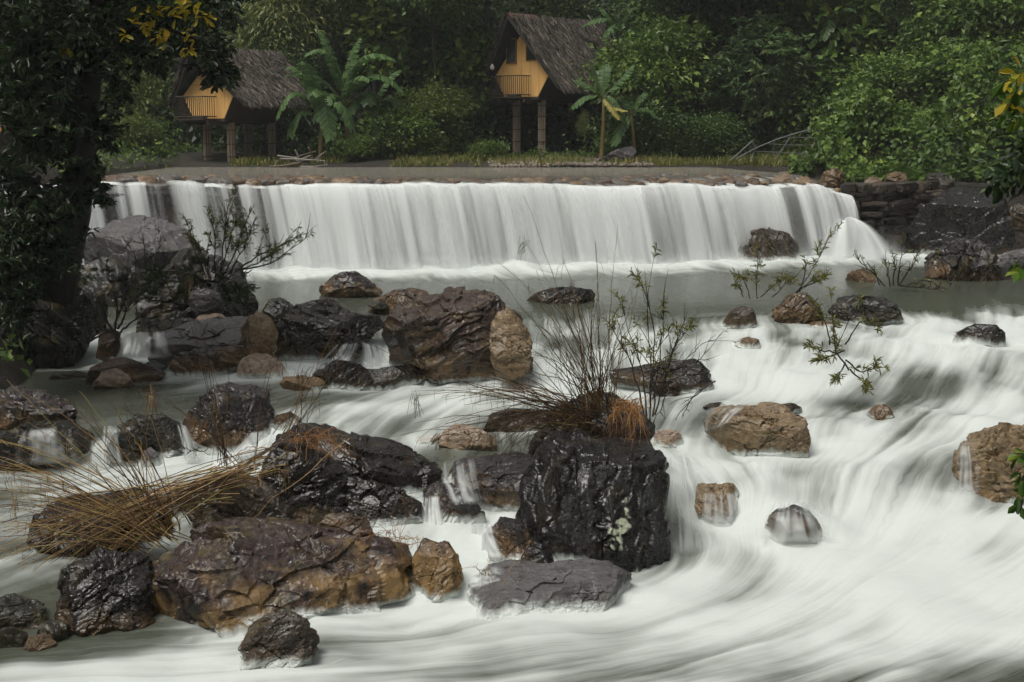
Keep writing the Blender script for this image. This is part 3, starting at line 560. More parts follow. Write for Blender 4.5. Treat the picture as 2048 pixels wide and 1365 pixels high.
B('flat dark slab washed by water behind the tall black boulder', [(893,975),(910,922),(960,908),(1040,905),(1082,915),(1082,1010),(1050,1035),(960,1025),(900,1010)], 1020, D=21.0, T=.8, seed=64, level=6, m=M_PURPLE, planes=[(-.15,.45,.88,.6)], k=3, rough=.6)
B('dark rock veined with pale lines beside the little fall', [(975,1112),(985,1060),(1005,1040),(1040,1042),(1068,1085),(1066,1118),(990,1120)], 1116, D=19.2, T=.7, seed=65, level=6, m=M_PURPLE)
B('small black stone at the foot of the tall black boulder', [(1038,1122),(1050,1098),(1075,1088),(1100,1098),(1108,1128),(1060,1132)], 1128, D=18.6, T=.8, seed=67, level=5, m=M_BLACK)
B('mound of roots and earth behind the tall black boulder', [(1060,885),(1100,832),(1150,803),(1220,790),(1250,812),(1295,852),(1298,885),(1200,905)], 880, D=22.0, T=.6, seed=68, level=6, m=M_MOSS, rough=1.5)
B('reddish stone under the orange straw tuft', [(1215,860),(1230,820),(1265,812),(1290,835),(1300,870),(1250,880)], 872, D=21.4, T=.6, seed=69, level=5, m=M_BROWN)
for i, (q, lb) in enumerate([([(70,1280),(82,1250),(110,1240),(140,1250),(150,1272),(110,1285)], 'dark fist shaped stone in the bottom left water'),
        ([(108,1260),(125,1225),(160,1215),(195,1238),(202,1262),(150,1270)], 'mossy stone below the flattened straw at the left'),
        ([(-20,1292),(-10,1262),(25,1256),(52,1266),(60,1288),(20,1298)], 'dark stone in the bottom left corner'),
        ([(45,1297),(60,1275),(90,1268),(112,1285),(100,1300)], 'small tan stone at the bottom left waterline'),
        ([(-30,1250),(-20,1205),(30,1192),(85,1208),(95,1242),(40,1258)], 'dark bank stone under the lowest straw stems')]):
    B(lb, q, max(y for x, y in q), T=.8, seed=70 + i, level=5 if i != 4 else 6, m=M_STRIPE if i in (1, 3) else M_MOSS)

B('black rock in shadow under the long black slab', [(596,1075),(605,995),(700,965),(800,985),(848,1008),(815,1055),(760,1080)], 1072, D=20.6, T=.6, seed=110, level=6, m=M_BLACKR)
B('dark boulder under the flattened straw bundle', [(110,1235),(128,1145),(200,1102),(290,1108),(306,1200),(292,1255),(200,1265)], 1262, T=.7, seed=111, level=6, m=M_BLACKR)
B('wet dark step beside the little fall', [(842,1070),(850,985),(882,965),(930,985),(968,1035),(955,1080)], 1072, D=20.5, T=.7, seed=112, level=6, m=M_PURPLE)
B('low dark ledge awash left of the smooth brown rock', [(95,757),(110,746),(150,742),(185,750),(190,760),(130,763)], 760, T=.5, seed=113, level=5, m=M_MOSS)
B('dark wedge between the smooth and the rounded brown rocks', [(272,752),(285,732),(310,722),(335,738),(345,757),(300,762)], 757, T=.7, seed=114, level=5, m=M_MOSS)
B('dark block just behind the ochre upright block', [(535,690),(545,655),(570,645),(595,660),(600,700),(560,712)], 706, D=29.6, T=.8, seed=115, level=5, m=M_BLACKR)
B('brown ledge joining the grey slab and the cream rock', [(425,722),(435,700),(470,690),(500,700),(505,722),(460,732)], 728, D=28.8, T=.8, seed=116, level=5, m=M_BROWN)
B('small grey stone in the pool beside the grey slab', [(345,652),(355,640),(380,636),(398,646),(390,658),(360,660)], 657, D=31.3, T=.8, seed=117, level=5, m=M_GREY)
B('low dark stone left of the pale streaked stone', [(735,612),(745,604),(765,600),(780,610),(770,618)], 616, D=33.6, T=.8, seed=118, level=5, m=M_MOSS)
B('grey flake of rock beside the knobbly dark rock', [(275,930),(280,908),(300,895),(320,912),(330,930),(300,935)], 930, T=.6, seed=119, level=5, m=M_GREY)
B('small dark rock upstream of the purple brown boulder', [(545,850),(555,832),(580,826),(605,840),(600,858),(565,862)], 858, T=.8, seed=121, level=5, m=M_BLACKR)

# ------------------------------------------------------------------ the lower river
FLOW = [(600,580,.1,-1),(1200,580,.1,-1),(1700,560,.0,-1),(1900,650,-.35,-.95),(2048,640,-.4,-.9),(1700,760,-.5,-.85),(1900,800,-.5,-.85),(1400,700,-.25,-1),(1400,800,-.3,-1),(1100,720,-.1,-1),(900,790,-.3,-.95),(650,700,-.3,-1),(650,820,-.3,-.95),
 (100,740,-.95,-.3),(250,690,-.3,-.95),(400,780,-.85,-.5),(200,820,-.7,-.7),(150,945,-.95,-.3),(450,945,-.8,-.6),(500,890,-.5,-.85),(1900,950,-.6,-.8),(1700,1050,-.5,-.85),(1650,940,-.4,-.9),(1900,1150,-.7,-.7),(2048,1300,-.7,-.7),(1500,1300,-.72,-.7),(1400,1200,-.7,-.7),
 (1360,1000,.15,-1),(950,1080,0,-1),(1000,1270,-.9,-.4),(800,1240,-.93,-.35),(500,1320,-.97,-.25),(200,1320,-.98,-.2),(0,1150,-.6,-.8),(1500,860,-.4,-.9),(1850,870,-.55,-.83)]
_vp = np.array([water_hit(x, y) for x, y, _, _ in FLOW])
fvx, fvy = RBF(_vp, [q[2] for q in FLOW], .5), RBF(_vp, [q[3] for q in FLOW], .5)
# velocity and rock-distance tables on a regular lattice
LX, LY = np.linspace(-26, 26, 260), np.linspace(4, 52, 240)
TX, TY = np.meshgrid(LX, LY)
VX, VY = np.clip(fvx(TX, TY), -1.5, 1.5), np.clip(fvy(TX, TY), -1.5, 0.3)
for (o, c, a, t) in ROCKS:
    a2, t2 = max(a * .9, .1), max(t * .9, .1)
    dx, dy = (TX - c[0]) / a2, (TY - c[1]) / t2; r2 = np.maximum(dx * dx + dy * dy, 1.0)
    sp = VY
    VX = VX + sp * (-2 * dx * dy / r2 ** 2) * .8; VY = VY + sp * ((dx * dx - dy * dy) / r2 ** 2) * .8
vn = np.hypot(VX, VY) + 1e-6; VX /= vn; VY /= vn
def stream_psi():
    x, y = TX.copy(), TY.copy()
    for _ in range(190):
        go = y < 49; vx, vy = table(VX, x, y), np.minimum(table(VY, x, y), -.12)
        x = np.where(go, np.clip(x - vx * .25, -25.9, 25.9), x); y = np.where(go, y - vy * .25, y)
    return x
def table(T, X, Y):
    fx = np.clip((X + 26) / 52 * 259, 0, 258.999); fy = np.clip((Y - 4) / 48 * 239, 0, 238.999)
    i, j = fx.astype(int), fy.astype(int); u, v = fx - i, fy - j
    return (T[j, i] * (1 - u) + T[j, i + 1] * u) * (1 - v) + (T[j + 1, i] * (1 - u) + T[j + 1, i + 1] * u) * v
PSI = stream_psi()
def streak(X, Y, fr, step, n, k):
    """noise smeared along the flow, 0..1 around .5"""
    s = vnoise2(X * fr, Y * fr, k); x, y = X.copy(), Y.copy(); x2, y2 = X.copy(), Y.copy()
    for i in range(n):
        x, y = x + table(VX, x, y) * step, y + table(VY, x, y) * step; s = s + vnoise2(x * fr, y * fr, k)
        x2, y2 = x2 - table(VX, x2, y2) * step, y2 - table(VY, x2, y2) * step; s = s + vnoise2(x2 * fr, y2 * fr, k)
    s = s / (2 * n + 1); return s
NR, NC = 520, 560
yy = 7.5 * (50.5 / 7.5) ** np.linspace(0, 1, NR)
WX = np.linspace(-1, 1, NC)[None, :] * (yy[:, None] * .43 + 2.0); WY = np.repeat(yy[:, None], NC, 1)
ZB = np.clip(zw(WX, WY), -.3, 1.95); FO = np.clip(foam_f(WX, WY), 0, 1) ** 1.35
s1 = streak(WX, WY, 9.0, .07, 16, 1); s1 = (s1 - s1.mean()) / s1.std()
s2 = streak(WX, WY, 3.2, .12, 7, 2); s2 = (s2 - s2.mean()) / s2.std()
s3 = streak(WX, WY, 1.1, .2, 6, 3); s3 = (s3 - s3.mean()) / s3.std()
s4 = streak(WX, WY, 2.0, .09, 5, 4); s4 = (s4 - s4.mean()) / s4.std()
up, along = weir_sd(WX, WY)
near = np.zeros_like(WX); hump = np.zeros_like(WX)
for (o, c, a, t) in ROCKS:
    dx, dy = (WX - c[0]) / max(a, .05), (WY - c[1]) / max(t, .05)
    d = (np.hypot(dx, dy) - 1) * min(a, t)
    near = np.maximum(near, np.exp(-np.clip(d, 0, 9) / .22)); hump += np.exp(-(np.clip(d, 0, 9) / .3) ** 2) * np.where(dy > 0, .05, -.03)
act = sstep(.1, .6, FO)
low = vnoise2(WX * .8, WY * .6, 5) - .5
FOAMV = FO * .98 - .10 * (1 - FO) + s1 * (.04 + .04 * act * (1 - .6 * FO)) + s2 * (.05 + .08 * act) * (1 - .6 * FO) + (s3 * .09 * act + s4 * .11 * act) * (1 - .45 * FO) + near * .16 * sstep(.2, .6, FO)
foot = np.exp(-(np.clip(-up - 1.15, 0, 9) / .85) ** 2) * (along < WLEN + 2.2)
FOAMV = np.maximum(FOAMV, foot * (1.05 + .1 * s2))
FOAMV = sstep(0, 1, np.clip(FOAMV, 0, 1))
WZ = ZB + s1 * .003 * (.2 + act) + s2 * .012 * (.1 + act) + s3 * .022 * (.05 + act) + s4 * .02 * act + low * .16 * act + hump * act + foot * .08
# smooth humps of water over sunken stones, hollows behind them
for (px, py, rx, ry, hgt) in [(1500,1000,.55,.5,.20),(1860,770,1.3,.6,.06),(1588,1050,.6,.4,.22),(1640,850,.9,.5,.12),(1700,960,.9,.6,.18),(1480,640,1.0,.5,.10),(1620,640,.5,.4,.08),(1760,690,.9,.5,.12),(1330,700,.8,.5,.10),(2000,720,1.0,.6,.14),(830,850,.9,.5,.08),(1900,930,.8,.6,.14),(1560,760,.8,.4,.1),(1150,690,.5,.5,.1),(1960,850,.9,.5,.1),(1480,855,.9,.5,.06)]:
    q = water_hit(px, py); WZ += hgt * np.exp(-(((WX - q[0]) / rx) ** 2 + ((WY - q[1]) / ry) ** 2))
M_WATER = water_mat('silty_white_water', flow=True)
wv_ = np.stack([WX.ravel(), WY.ravel(), WZ.ravel()], 1)
keep = (WY < 47.8) | (WX > 10)
gf = grid_faces(NR, NC); upf = up.ravel()
gf = gf[(upf[gf] < .3).all(1)]
river = tag(link('river_water', mesh_np('river_water', wv_, gf, M_WATER, True, {'foam': FOAMV.ravel(), 'psi': table(PSI, WX, WY).ravel()})), kind='structure')
M_SPRAY = water_mat('spray', True, .45, foam=(.84, .88, .86))
# white water washing up the sides of the boulders: height above the moving surface, only where the water is white
def on_water(T, X, Y):
    fy = np.clip(np.log(np.clip(Y, 7.5, 50.4) / 7.5) / math.log(50.5 / 7.5) * (NR - 1), 0, NR - 1.001)
    fx = np.clip((X / (Y * .43 + 2.0) + 1) / 2 * (NC - 1), 0, NC - 1.001)
    i, j = fx.astype(int), fy.astype(int); u, v = fx - i, fy - j
    return (T[j, i] * (1 - u) + T[j, i + 1] * u) * (1 - v) + (T[j + 1, i] * (1 - u) + T[j + 1, i + 1] * u) * v
for (o, c, a, t) in ROCKS:
    me = o.data; n = len(me.vertices); co_ = np.empty(n * 3, np.float32); me.vertices.foreach_get('co', co_); co_ = co_.reshape(-1, 3) + np.array(o.location, np.float32)
    hw_ = co_[:, 2] - on_water(WZ, co_[:, 0], co_[:, 1]); fm_ = on_water(FOAMV, co_[:, 0], co_[:, 1])
    ws = np.clip(1 - hw_ / (.05 + .15 * fm_), 0, 1) * sstep(.25, .7, fm_)
    me.attributes.new('wash', 'FLOAT', 'POINT').data.foreach_set('value', ws.astype(np.float32))

# ------------------------------------------------------------------ weir: body, cobbles, sheet of falling water
M_WEIR = rock_mat('dark_wet_weir', (.014, .012, .012), (.045, .038, .038), (.10, .085, .08), (.03, .025, .02), .2, .3, (.3, .6))
weir = tag(empty('weir', (float(WL0[0]), float(WL0[1]), 1.2)), 'low cobbled weir the white waterfall pours over', 'weir')
S = np.linspace(-4, WLEN + .3, 150); TT = np.array([(-.0, 0.0), (.02, .25), (-.06, .45), (-.03, .7), (-.12, 1.0)])
def weir_pt(s, u, z):
    """s along the lip, u metres upstream"""
    return np.stack([WL0[0] + WT[0] * s - WN[0] * u, WL0[1] + WT[1] * s - WN[1] * u, z], -1)
prof = [(-.45, -3.6), (-.35, -2.6), (-.12, -1.6), (-.05, -.9), (.0, -.25), (.06, -.1), (.35, -.02), (1.6, .0), (4.2, .03), (4.4, -2.0)]
V = []
for (u, dz) in prof:
    jit = (vnoise2(S * 2.3, np.full_like(S, u * 3 + dz * 5), 9) - .5) * (.35 if u < .05 else .06)
    cz = crest_z(S); top = cz + (ZPOOL - .12 - cz) * np.clip(u / 4.0, 0, 1)
    V.append(weir_pt(S, u - jit * (u < .05), top + dz - .06))
V = np.concatenate(V)
o = link('body', mesh_np('body', V - np.array(weir.location), grid_faces(len(prof), len(S)), M_WEIR, False, {'h': np.full(len(V), 2.0), 'lich': np.zeros(len(V))}), weir)
# cobbles bedded in the crest
M_COB = [rock_mat('cobble_%s' % n, d, md, l, (.1, .07, .04), .01, .1, (.2, .5), 3.0) for n, d, md, l in (('tan', (.12, .08, .045), (.24, .165, .10), (.34, .26, .18)), ('grey', (.06, .052, .047), (.13, .115, .105), (.22, .2, .18)), ('brown', (.055, .034, .022), (.13, .085, .055), (.2, .14, .1)))]
cob = []
for i in range(9):
    V_, F_ = ico(4); n = fbm(V_ * 1.3 + i * 11, 3); v = V_ * (.72 + .55 * n)[:, None] * (1, .85, .62)
    cob.append(mesh_np('cobble', v, F_, M_COB[(0, 1, 2, 0, 2, 1, 2, 0, 1)[i]], True, {'h': np.full(len(v), 1.0), 'lich': np.zeros(len(v))}))
for i in range(290):
    s = rng.uniform(.2, WLEN - .2); sx = s / WLEN
    u = 5.8 * rng.random() ** 1.3 + .25
    expo = np.interp(sx, [0, .2, .3, .45, .7, .85, 1], [.15, .15, .10, .04, .05, .08, .11]) + np.interp(u, [0, 1.2, 6], [.03, .05, .0])
    sz = rng.uniform(.13, .30) * (1.25 if sx < .35 else 1)
    cz = crest_z(np.array([s]))[0]; zt = cz + (ZPOOL - .05 - cz) * min(u / 4.0, 1)
    c = link('cobble', cob[rng.integers(9)], weir); p_ = weir_pt(np.array([s]), u, np.array([zt + expo - sz * .5]))[0]
    c.location = p_ - np.array(weir.location); c.scale = (sz * rng.uniform(.9, 1.4), sz, sz); c.rotation_euler = (rng.uniform(-.3, .3), rng.uniform(-.3, .3), rng.uniform(0, 6.28))
# pool above the weir and the film over the crest
M_POOL = water_mat('still_pool_water', True, 0.0, turbid=(.27, .25, .215), rough=.15)
US = np.r_[-.02, .08, .2, .4, .7, 1.0, 1.5, 2, 2.6, 3.2, 4, 5, 6.5, 8, 10, 12, 15, 19, 24]; S2 = np.linspace(-5, WLEN - .1, 560)
A_, Bm = np.meshgrid(S2, US); cz = crest_z(A_)
Z = cz + (ZPOOL - cz) * np.clip(Bm / 4.0, 0, 1) + np.where(Bm < .3, -(.3 - Bm) ** 2 * .8, 0) + .03
sn = vnoise2(A_ * 3.5, Bm * .8, 21); sn2 = vnoise2(A_ * 9, Bm * 1.5, 22); edge = np.exp(-np.clip(Bm, 0, 9) / .45)
riff = np.interp(A_ / WLEN, [-.2, .0, .16, .26, .35, .6, .78, .86, 1.0, 1.1], [.9, .9, .75, .45, .2, .05, .15, .75, 1.0, 1])
pf = np.clip(edge * 1.3 * sstep(.25, .8, sn * .7 + sn2 * .3) + riff * np.clip(1.5 - Bm * .38, 0, 1) * sstep(.45, .75, sn * .6 + sn2 * .4) , 0, 1)
al = np.clip(np.interp(Bm, [0, .5, 2.5, 4.5, 7], [.42, .34, .5, .85, 1]) + pf, 0, 1)
Z += (sn - .5) * .05 * np.exp(-Bm / 3)
Pp = weir_pt(A_.ravel(), Bm.ravel(), Z.ravel())
tag(link('upper_pool_water', mesh_np('upper_pool_water', Pp, grid_faces(*A_.shape), M_POOL, True, {'foam': pf.ravel(), 'alpha': al.ravel()})), kind='structure')
# falling sheets
M_FALL = water_mat('falling_water', True, .28, foam=(.93, .96, .945), turbid=(.16, .155, .16))
fall = tag(empty('waterfall', (float(WL0[0]), float(WL0[1]), 1.8)), 'wide white curtain of water falling over the weir', 'waterfall')
NSF = 760
for li, (thr, am, k0, nm) in enumerate([(.62, 1.0, 40, 'back_sheet'), (.86, .9, 60, 'water_sheet'), (.98, .5, 80, 'outer_strands')]):
    s = np.linspace(-2.2 if li < 2 else .2, WLEN + .1, NSF); t = np.linspace(0, 1, 34)
    Sg, Tg = np.meshgrid(s, t); sx = Sg / WLEN
    zc = crest_z(Sg) + .05; zb = 1.75 + .0 * Sg
    Hh = zc - zb
    c1 = vnoise2(Sg * 1.3 - Tg * .55, np.zeros_like(Sg), k0); c2 = vnoise2(Sg * 3.4 - Tg * 1.5, Tg * .45, k0 + 1); c3 = vnoise2(Sg * 11 - Tg * 4.6, Tg * .9, k0 + 2); c4 = vnoise2(Sg * .45, np.zeros_like(Sg), k0 + 3)
    amt = np.interp(sx, [-.1, 0, .10, .20, .235, .26, .8, .9, 1.0], [.22, .25, .30, .42, .55, 1.0, 1.0, .9, .75])      # thin, broken water on the left
    thin = (c1 * .42 + c2 * .38 + c3 * .20)
    wall = np.interp(sx, [0, .22, .3, 1], [.55, .6, 1, .95])
    tw = thr * wall * (.9 + .2 * c1) * (1 + .10 * (c2 - .5))
    out = tw * Tg ** .55 - .10 * (1 - Tg) ** 6 + (c2 - .5) * .09 * Tg + (c3 - .5) * .02 * Tg
    zz = zc - Hh * Tg ** 1.15 + (c1 - .5) * .05 * (1 - Tg)
    P3 = weir_pt(Sg.ravel(), -out.ravel(), zz.ravel())
    cut = .66 - .5 * amt if li == 0 else (.72 - .42 * amt if li == 1 else .66 - .16 * amt)
    al = am * sstep(cut - .16, cut + .22, thin + .22 * (c4 - .5)) * (1 - .25 * Tg * (1 - amt)) * (1 - .55 * Tg * sstep(.55, .38, thin))
    if li == 0: al = np.maximum(al, np.where(sx > .255, .42 * (1 - .6 * Tg * sstep(.56, .38, thin)) + .45 * sstep(.3, .7, c4 * .5 + c1 * .5), .0) * am)
    al = al * sstep(0, .06, Tg + .02) * np.where(sx > 1.0, 0, 1)
    fm = np.clip(.93 + .8 * (thin - .5) + .10 * (1 - Tg) + .25 * sstep(.8, 1, Tg), 0, 1)
    link(nm, mesh_np(nm, P3 - np.array(fall.location), grid_faces(*Sg.shape), M_FALL, True, {'foam': fm.ravel(), 'alpha': np.clip(al, 0, 1).ravel()}), fall)
# the bulge of water bouncing off a ledge at the right end
q0 = at(1700, 440, 46.6); n1, n2 = 26, 40
uu, tt_ = np.meshgrid(np.linspace(0, 1, n2), np.linspace(0, 1, n1))
ang = (uu - .42) * 1.9
bx = q0[0] - .25 + np.sin(ang) * tt_ * 2.0; by = q0[1] - .35 - np.cos(ang) * tt_ * 1.0; bz = q0[2] + .05 + .30 * tt_ - 1.65 * tt_ ** 2.0 + .12 * (vnoise2(uu * 7, tt_, 5) - .5)
sn = vnoise2(uu * 14, tt_ * .7, 6); al = np.clip((.35 + .8 * sn), 0, 1) * sstep(0, .35, uu) * sstep(1, .7, uu) * sstep(0, .2, tt_ + .05)
link('side_jet', mesh_np('side_jet', np.stack([bx.ravel(), by.ravel(), bz.ravel()], 1) - np.array(fall.location), grid_faces(n1, n2), M_FALL, True, {'foam': (.75 + .3 * sn).ravel(), 'alpha': al.ravel()}), fall)
# spray at the foot: nested soft curtains
for k_, (u0, hgt, am) in enumerate([(.95, 1.15, .36), (1.15, .85, .40), (1.4, .6, .44), (1.7, .4, .46), (2.05, .24, .44)]):
    s = np.linspace(1.2, WLEN + 1.6, 240); t = np.linspace(0, 1, 12); Sg, Tg = np.meshgrid(s, t)
    n = vnoise2(Sg * .9, Tg * 1.2 + k_ * 5, 31) * .6 + vnoise2(Sg * 3, Tg * 2 + k_ * 5, 32) * .4
    zz = 1.72 + hgt * Tg * (.85 + .3 * n) + .25 * sstep(WLEN * .8, WLEN, Sg); out = u0 + .25 * (n - .5) - .3 * Tg
    al = am * (1 - Tg) ** 2 * (.4 + .9 * n) * sstep(1.2, 3, Sg) * sstep(WLEN + 1.6, WLEN + .4, Sg)
    link('foot_spray', mesh_np('foot_spray', weir_pt(Sg.ravel(), -out.ravel(), zz.ravel()) - np.array(fall.location), grid_faces(*Sg.shape), M_SPRAY, True, {'foam': np.ones(Sg.size), 'alpha': np.clip(al, 0, 1).ravel()}), fall)

# ------------------------------------------------------------------ dry stone wall right of the fall
M_WALLS = [rock_mat('wall_slate_%d' % i, d, md, l, (.05, .035, .02), .01, .1, (.3, .6), 2.0, (.5, .5, 3, 0, 0, 0)) for i, (d, md, l) in enumerate([((.018, .014, .012), (.05, .04, .033), (.11, .09, .075)), ((.03, .022, .018), (.08, .06, .046), (.16, .125, .10)), ((.010, .008, .008), (.028, .023, .021), (.065, .056, .05))])]
stone_meshes = []
for i in range(10):
    V_, F_ = ico(4); v = np.sign(V_) * np.abs(V_) ** .45 * (1, 1, 1); v *= (.8 + .45 * fbm(V_ * 1.4 + i * 7, 3))[:, None]
    stone_meshes.append(mesh_np('stone', v, F_, M_WALLS[i % 3], False, {'h': np.full(len(v), 1.0), 'lich': np.zeros(len(v))}))
w0, w1 = at(1712, 374, 48.0), at(1870, 374, 50.0)
wall = tag(empty('stone_wall', (float(w0[0]), float(w0[1]), 1.6)), 'dark dry stone retaining wall right of the waterfall', 'wall')
wd = np.array([w1[0] - w0[0], w1[1] - w0[1]]); wlen = float(np.hypot(*wd)); wt = wd / wlen; ang = math.atan2(wt[1], wt[0])
o = MB().box(0, wlen + 3, .25, 1.6, -.3, 2.35).build('core', M_WALLS[2], wall); o.rotation_euler = (0, 0, ang)
zc_ = -.1
while zc_ < 2.45:
    hh = random.choice((.08, .11, .15, .22, .30)); x = -random.uniform(.1, .5)
    while x < wlen + .5:
        l_ = random.uniform(.2, 1.0)
        c = link('stone', random.choice(stone_meshes), wall); pr = random.uniform(-.15, .28)
        yy_ = .12 - pr
        c.location = (wt[0] * (x + l_ / 2) - wt[1] * yy_, wt[1] * (x + l_ / 2) + wt[0] * yy_, zc_ + hh / 2)
        c.rotation_euler = (random.uniform(-.05, .05), random.uniform(-.16, .16), ang + random.uniform(-.35, .35)); c.scale = (l_ * .53, random.uniform(.22, .34), hh * .56)
        x += l_
    zc_ += hh * .93

# ------------------------------------------------------------------ stilt huts
M_WALL = simple_mat('ochre_board', (.82, .46, .15), (.88, .53, .19), 3, .55, .1, (1, 1, .25))
M_FRAME = simple_mat('window_frame', (.20, .09, .025), (.26, .12, .035), 5, .5, .1)
M_PANE = simple_mat('dark_pane', (.015, .017, .018), (.03, .03, .03), 2, .1, 0, spec=.6)
M_THATCH = simple_mat('thatch_base', (.032, .027, .023), (.080, .069, .058), 9, .9, .8, (1, 1, 3))
M_STRAW = leaf_mat('thatch_straw', [(0, (.028, .024, .021)), (.5, (.095, .082, .070)), (.85, (.21, .18, .15)), (1, (.42, .34, .25))], .8, .1, .2)
M_TIN = simple_mat('red_tin', (.12, .045, .035), (.22, .11, .085), 4, .5, .2)
M_TARP = simple_mat('dark_lining', (.010, .015, .018), (.018, .026, .03), 3, .7, .2)
M_BAMB = simple_mat('dry_bamboo', (.26, .20, .145), (.42, .33, .24), 5, .55, .2, (1, 1, .2))
M_WOODD = simple_mat('dark_timber', (.030, .022, .016), (.06, .045, .033), 5, .7, .3, (1, 1, .2))
M_RAIL = simple_mat('brown_metal', (.035, .026, .020), (.06, .042, .03), 8, .45, .1)
M_BULB = simple_mat('white_glass', (.75, .75, .72), (.8, .8, .78), 2, .2, 0)
def strands(n, P, D_, Ln, Wd, g):
    """flat straws: start points, directions -> verts, quads, rnd"""
    D_ = D_ / np.linalg.norm(D_, axis=1)[:, None]; sd = np.cross(D_, g.normal(size=(n, 3))); sd /= np.linalg.norm(sd, axis=1)[:, None]
    w = (sd * Wd[:, None]); E = P + D_ * Ln[:, None]
    V = np.stack([P - w, P + w, E + w * .3, E - w * .3], 1).reshape(-1, 3)
    return V, np.arange(4 * n).reshape(-1, 4), np.repeat(g.random(n), 4)
def make_hut(label, loc, rz, fz, windows, bulb, seed, dz=(.93, 2.8, 3.45, .28), ln=6.0):
    g = np.random.default_rng(seed)
    t = empty('stilt_hut', loc, rz); tag(t, label, 'hut')
    zw_, za, hw, hb_ = fz + dz[0], fz + dz[1], 1.58, .98
    def top(x): return za - (za - zw_) * abs(x) / hw
    def bot(x): return fz if abs(x) <= hb_ else fz + (abs(x) - hb_) / (hw - hb_) * (zw_ - fz)
    # front of upright boards, each its own
    xs = [-1.58, -1.05, -.53, 0, .53, 1.05, 1.58]
    front = MB().add([(-hb_, .06, fz), (hb_, .06, fz), (hw, .06, zw_), (0, .06, za), (-hw, .06, zw_)], [(0, 1, 2, 3, 4)]).build('front_wall', M_WOODD, t)
    for a, b_ in zip(xs[:-1], xs[1:]):
        a2, b2 = a + .008, b_ - .008
        q = sorted({a2, b2} | {v for v in (-hb_, hb_) if a2 < v < b2})
        up_ = [(x, top(x)) for x in q]; lo = [(x, bot(x)) for x in q]; poly = lo + up_[::-1]; n = len(poly)
        mb = MB(); mb.add([(x, .0, z) for x, z in poly] + [(x, .045, z) for x, z in poly], [tuple(range(n)), tuple(range(2 * n - 1, n - 1, -1))] + [(i, n + i, n + (i + 1) % n, (i + 1) % n) for i in range(n)])
        mb.build('board', M_WALL, front)
    for (wx, wz, ww, wh) in windows:
        wn_ = MB().box(wx - ww / 2, wx + ww / 2, -.02, -.004, wz, wz + wh).build('window', M_PANE, t)
        f = MB(); e = .05
        f.box(wx - ww / 2 - e, wx - ww / 2, -.05, -.003, wz - e, wz + wh + e); f.box(wx + ww / 2, wx + ww / 2 + e, -.05, -.003, wz - e, wz + wh + e)
        f.box(wx - ww / 2, wx + ww / 2, -.05, -.003, wz + wh, wz + wh + e); f.box(wx - ww / 2, wx + ww / 2, -.05, -.003, wz - e, wz)
        f.build('frame', M_FRAME, wn_)
    yb = ln - .8
    for sgn, nm in ((-1, 'side_wall'), (1, 'side_wall')):
        MB().hexa([(sgn * hb_, .05, fz), (sgn * hb_, yb, fz), (sgn * (hb_ - .04), yb, fz), (sgn * (hb_ - .04), .05, fz), (sgn * hw, .05, zw_), (sgn * hw, yb, zw_), (sgn * (hw - .04), yb, zw_), (sgn * (hw - .04), .05, zw_)]).build(nm, M_WOODD, t)
    MB().add([(-hb_, yb, fz), (hb_, yb, fz), (hw, yb, zw_), (0, yb, za), (-hw, yb, zw_)], [(4, 3, 2, 1, 0)]).build('back_wall', M_WOODD, t)
    MB().box(-hb_ - .1, hb_ + .1, -.05, yb, fz - .12, fz - .004).build('floor', M_WOODD, t)
    # roof: two thatched slopes with a prow at the ridge
    zr, ze, he = fz + dz[2], fz + dz[3], 2.2; yr0, ye0, yr1, ye1 = -.95, -.05, ln, ln - .4
    for sgn in (-1, 1):
        th_ = .17
        c8 = []
        nrm = np.array([sgn * (zr - ze), 0, he]); nrm = nrm / np.linalg.norm(nrm) * th_
        for dz in (0, 1):
            for (x, y, z) in ((0, yr0, zr), (0, yr1, zr), (sgn * he, ye1, ze), (sgn * he, ye0, ze)):
                p_ = np.array([x, y, z]) + nrm * dz * (1 if x else .0) + (np.array([0, 0, th_ * 1.3]) * dz if not x else 0); c8.append(tuple(p_))
        sl = MB().hexa(c8).build('thatch_slope', M_THATCH, t)
        MB().add([(0, yr0 + .02, zr - .03), (0, yr1, zr - .03), (sgn * he, ye1, ze - .03), (sgn * he, ye0 + .02, ze - .03)], [(0, 1, 2, 3)]).build('roof_lining', M_TARP, t)
        n = 9000
        u = g.random(n) ** .9; v = g.random(n); v[:500] = g.random(500) * .02; u[500:1300] = .93 + .07 * g.random(800)
        y0_ = yr0 + (ye0 - yr0) * u; y1_ = yr1 + (ye1 - yr1) * u; base = np.stack([sgn * he * u, y0_ + (y1_ - y0_) * v, zr + .2 + (ze + .0 - zr - .12) * u], 1) + nrm * (1.0 + .25 * g.random(n))[:, None] * .9
        dn = np.array([sgn * he, 0, ze - zr]); dn = dn / np.linalg.norm(dn)
        dr = dn + g.normal(size=(n, 3)) * (.14, .22, .14) + np.array([0, 0, -.25]) * (u > .93)[:, None] + nrm * .3 * g.random(n)[:, None]
        V, Fq, rn = strands(n, base, dr, g.uniform(.15, .5, n), g.uniform(.010, .028, n), g)
        o = link('straw', mesh_np('straw', V, Fq, M_STRAW, False, {'rnd': rn * .8 + .2 * np.repeat(vnoise2(base[:, 1] * 2, u * 4, 3), 4)}), sl); o['kind'] = 'stuff'
    rc = MB()
    for sgn in (-1, 1): rc.add([(0, yr0 - .04, zr + .27), (sgn * .20, yr0 + .06, zr + .02), (sgn * .20, .9, zr + .04), (0, 1.0, zr + .27)], [(0, 1, 2, 3)])
    rc.build('ridge_flashing', M_TIN, t)
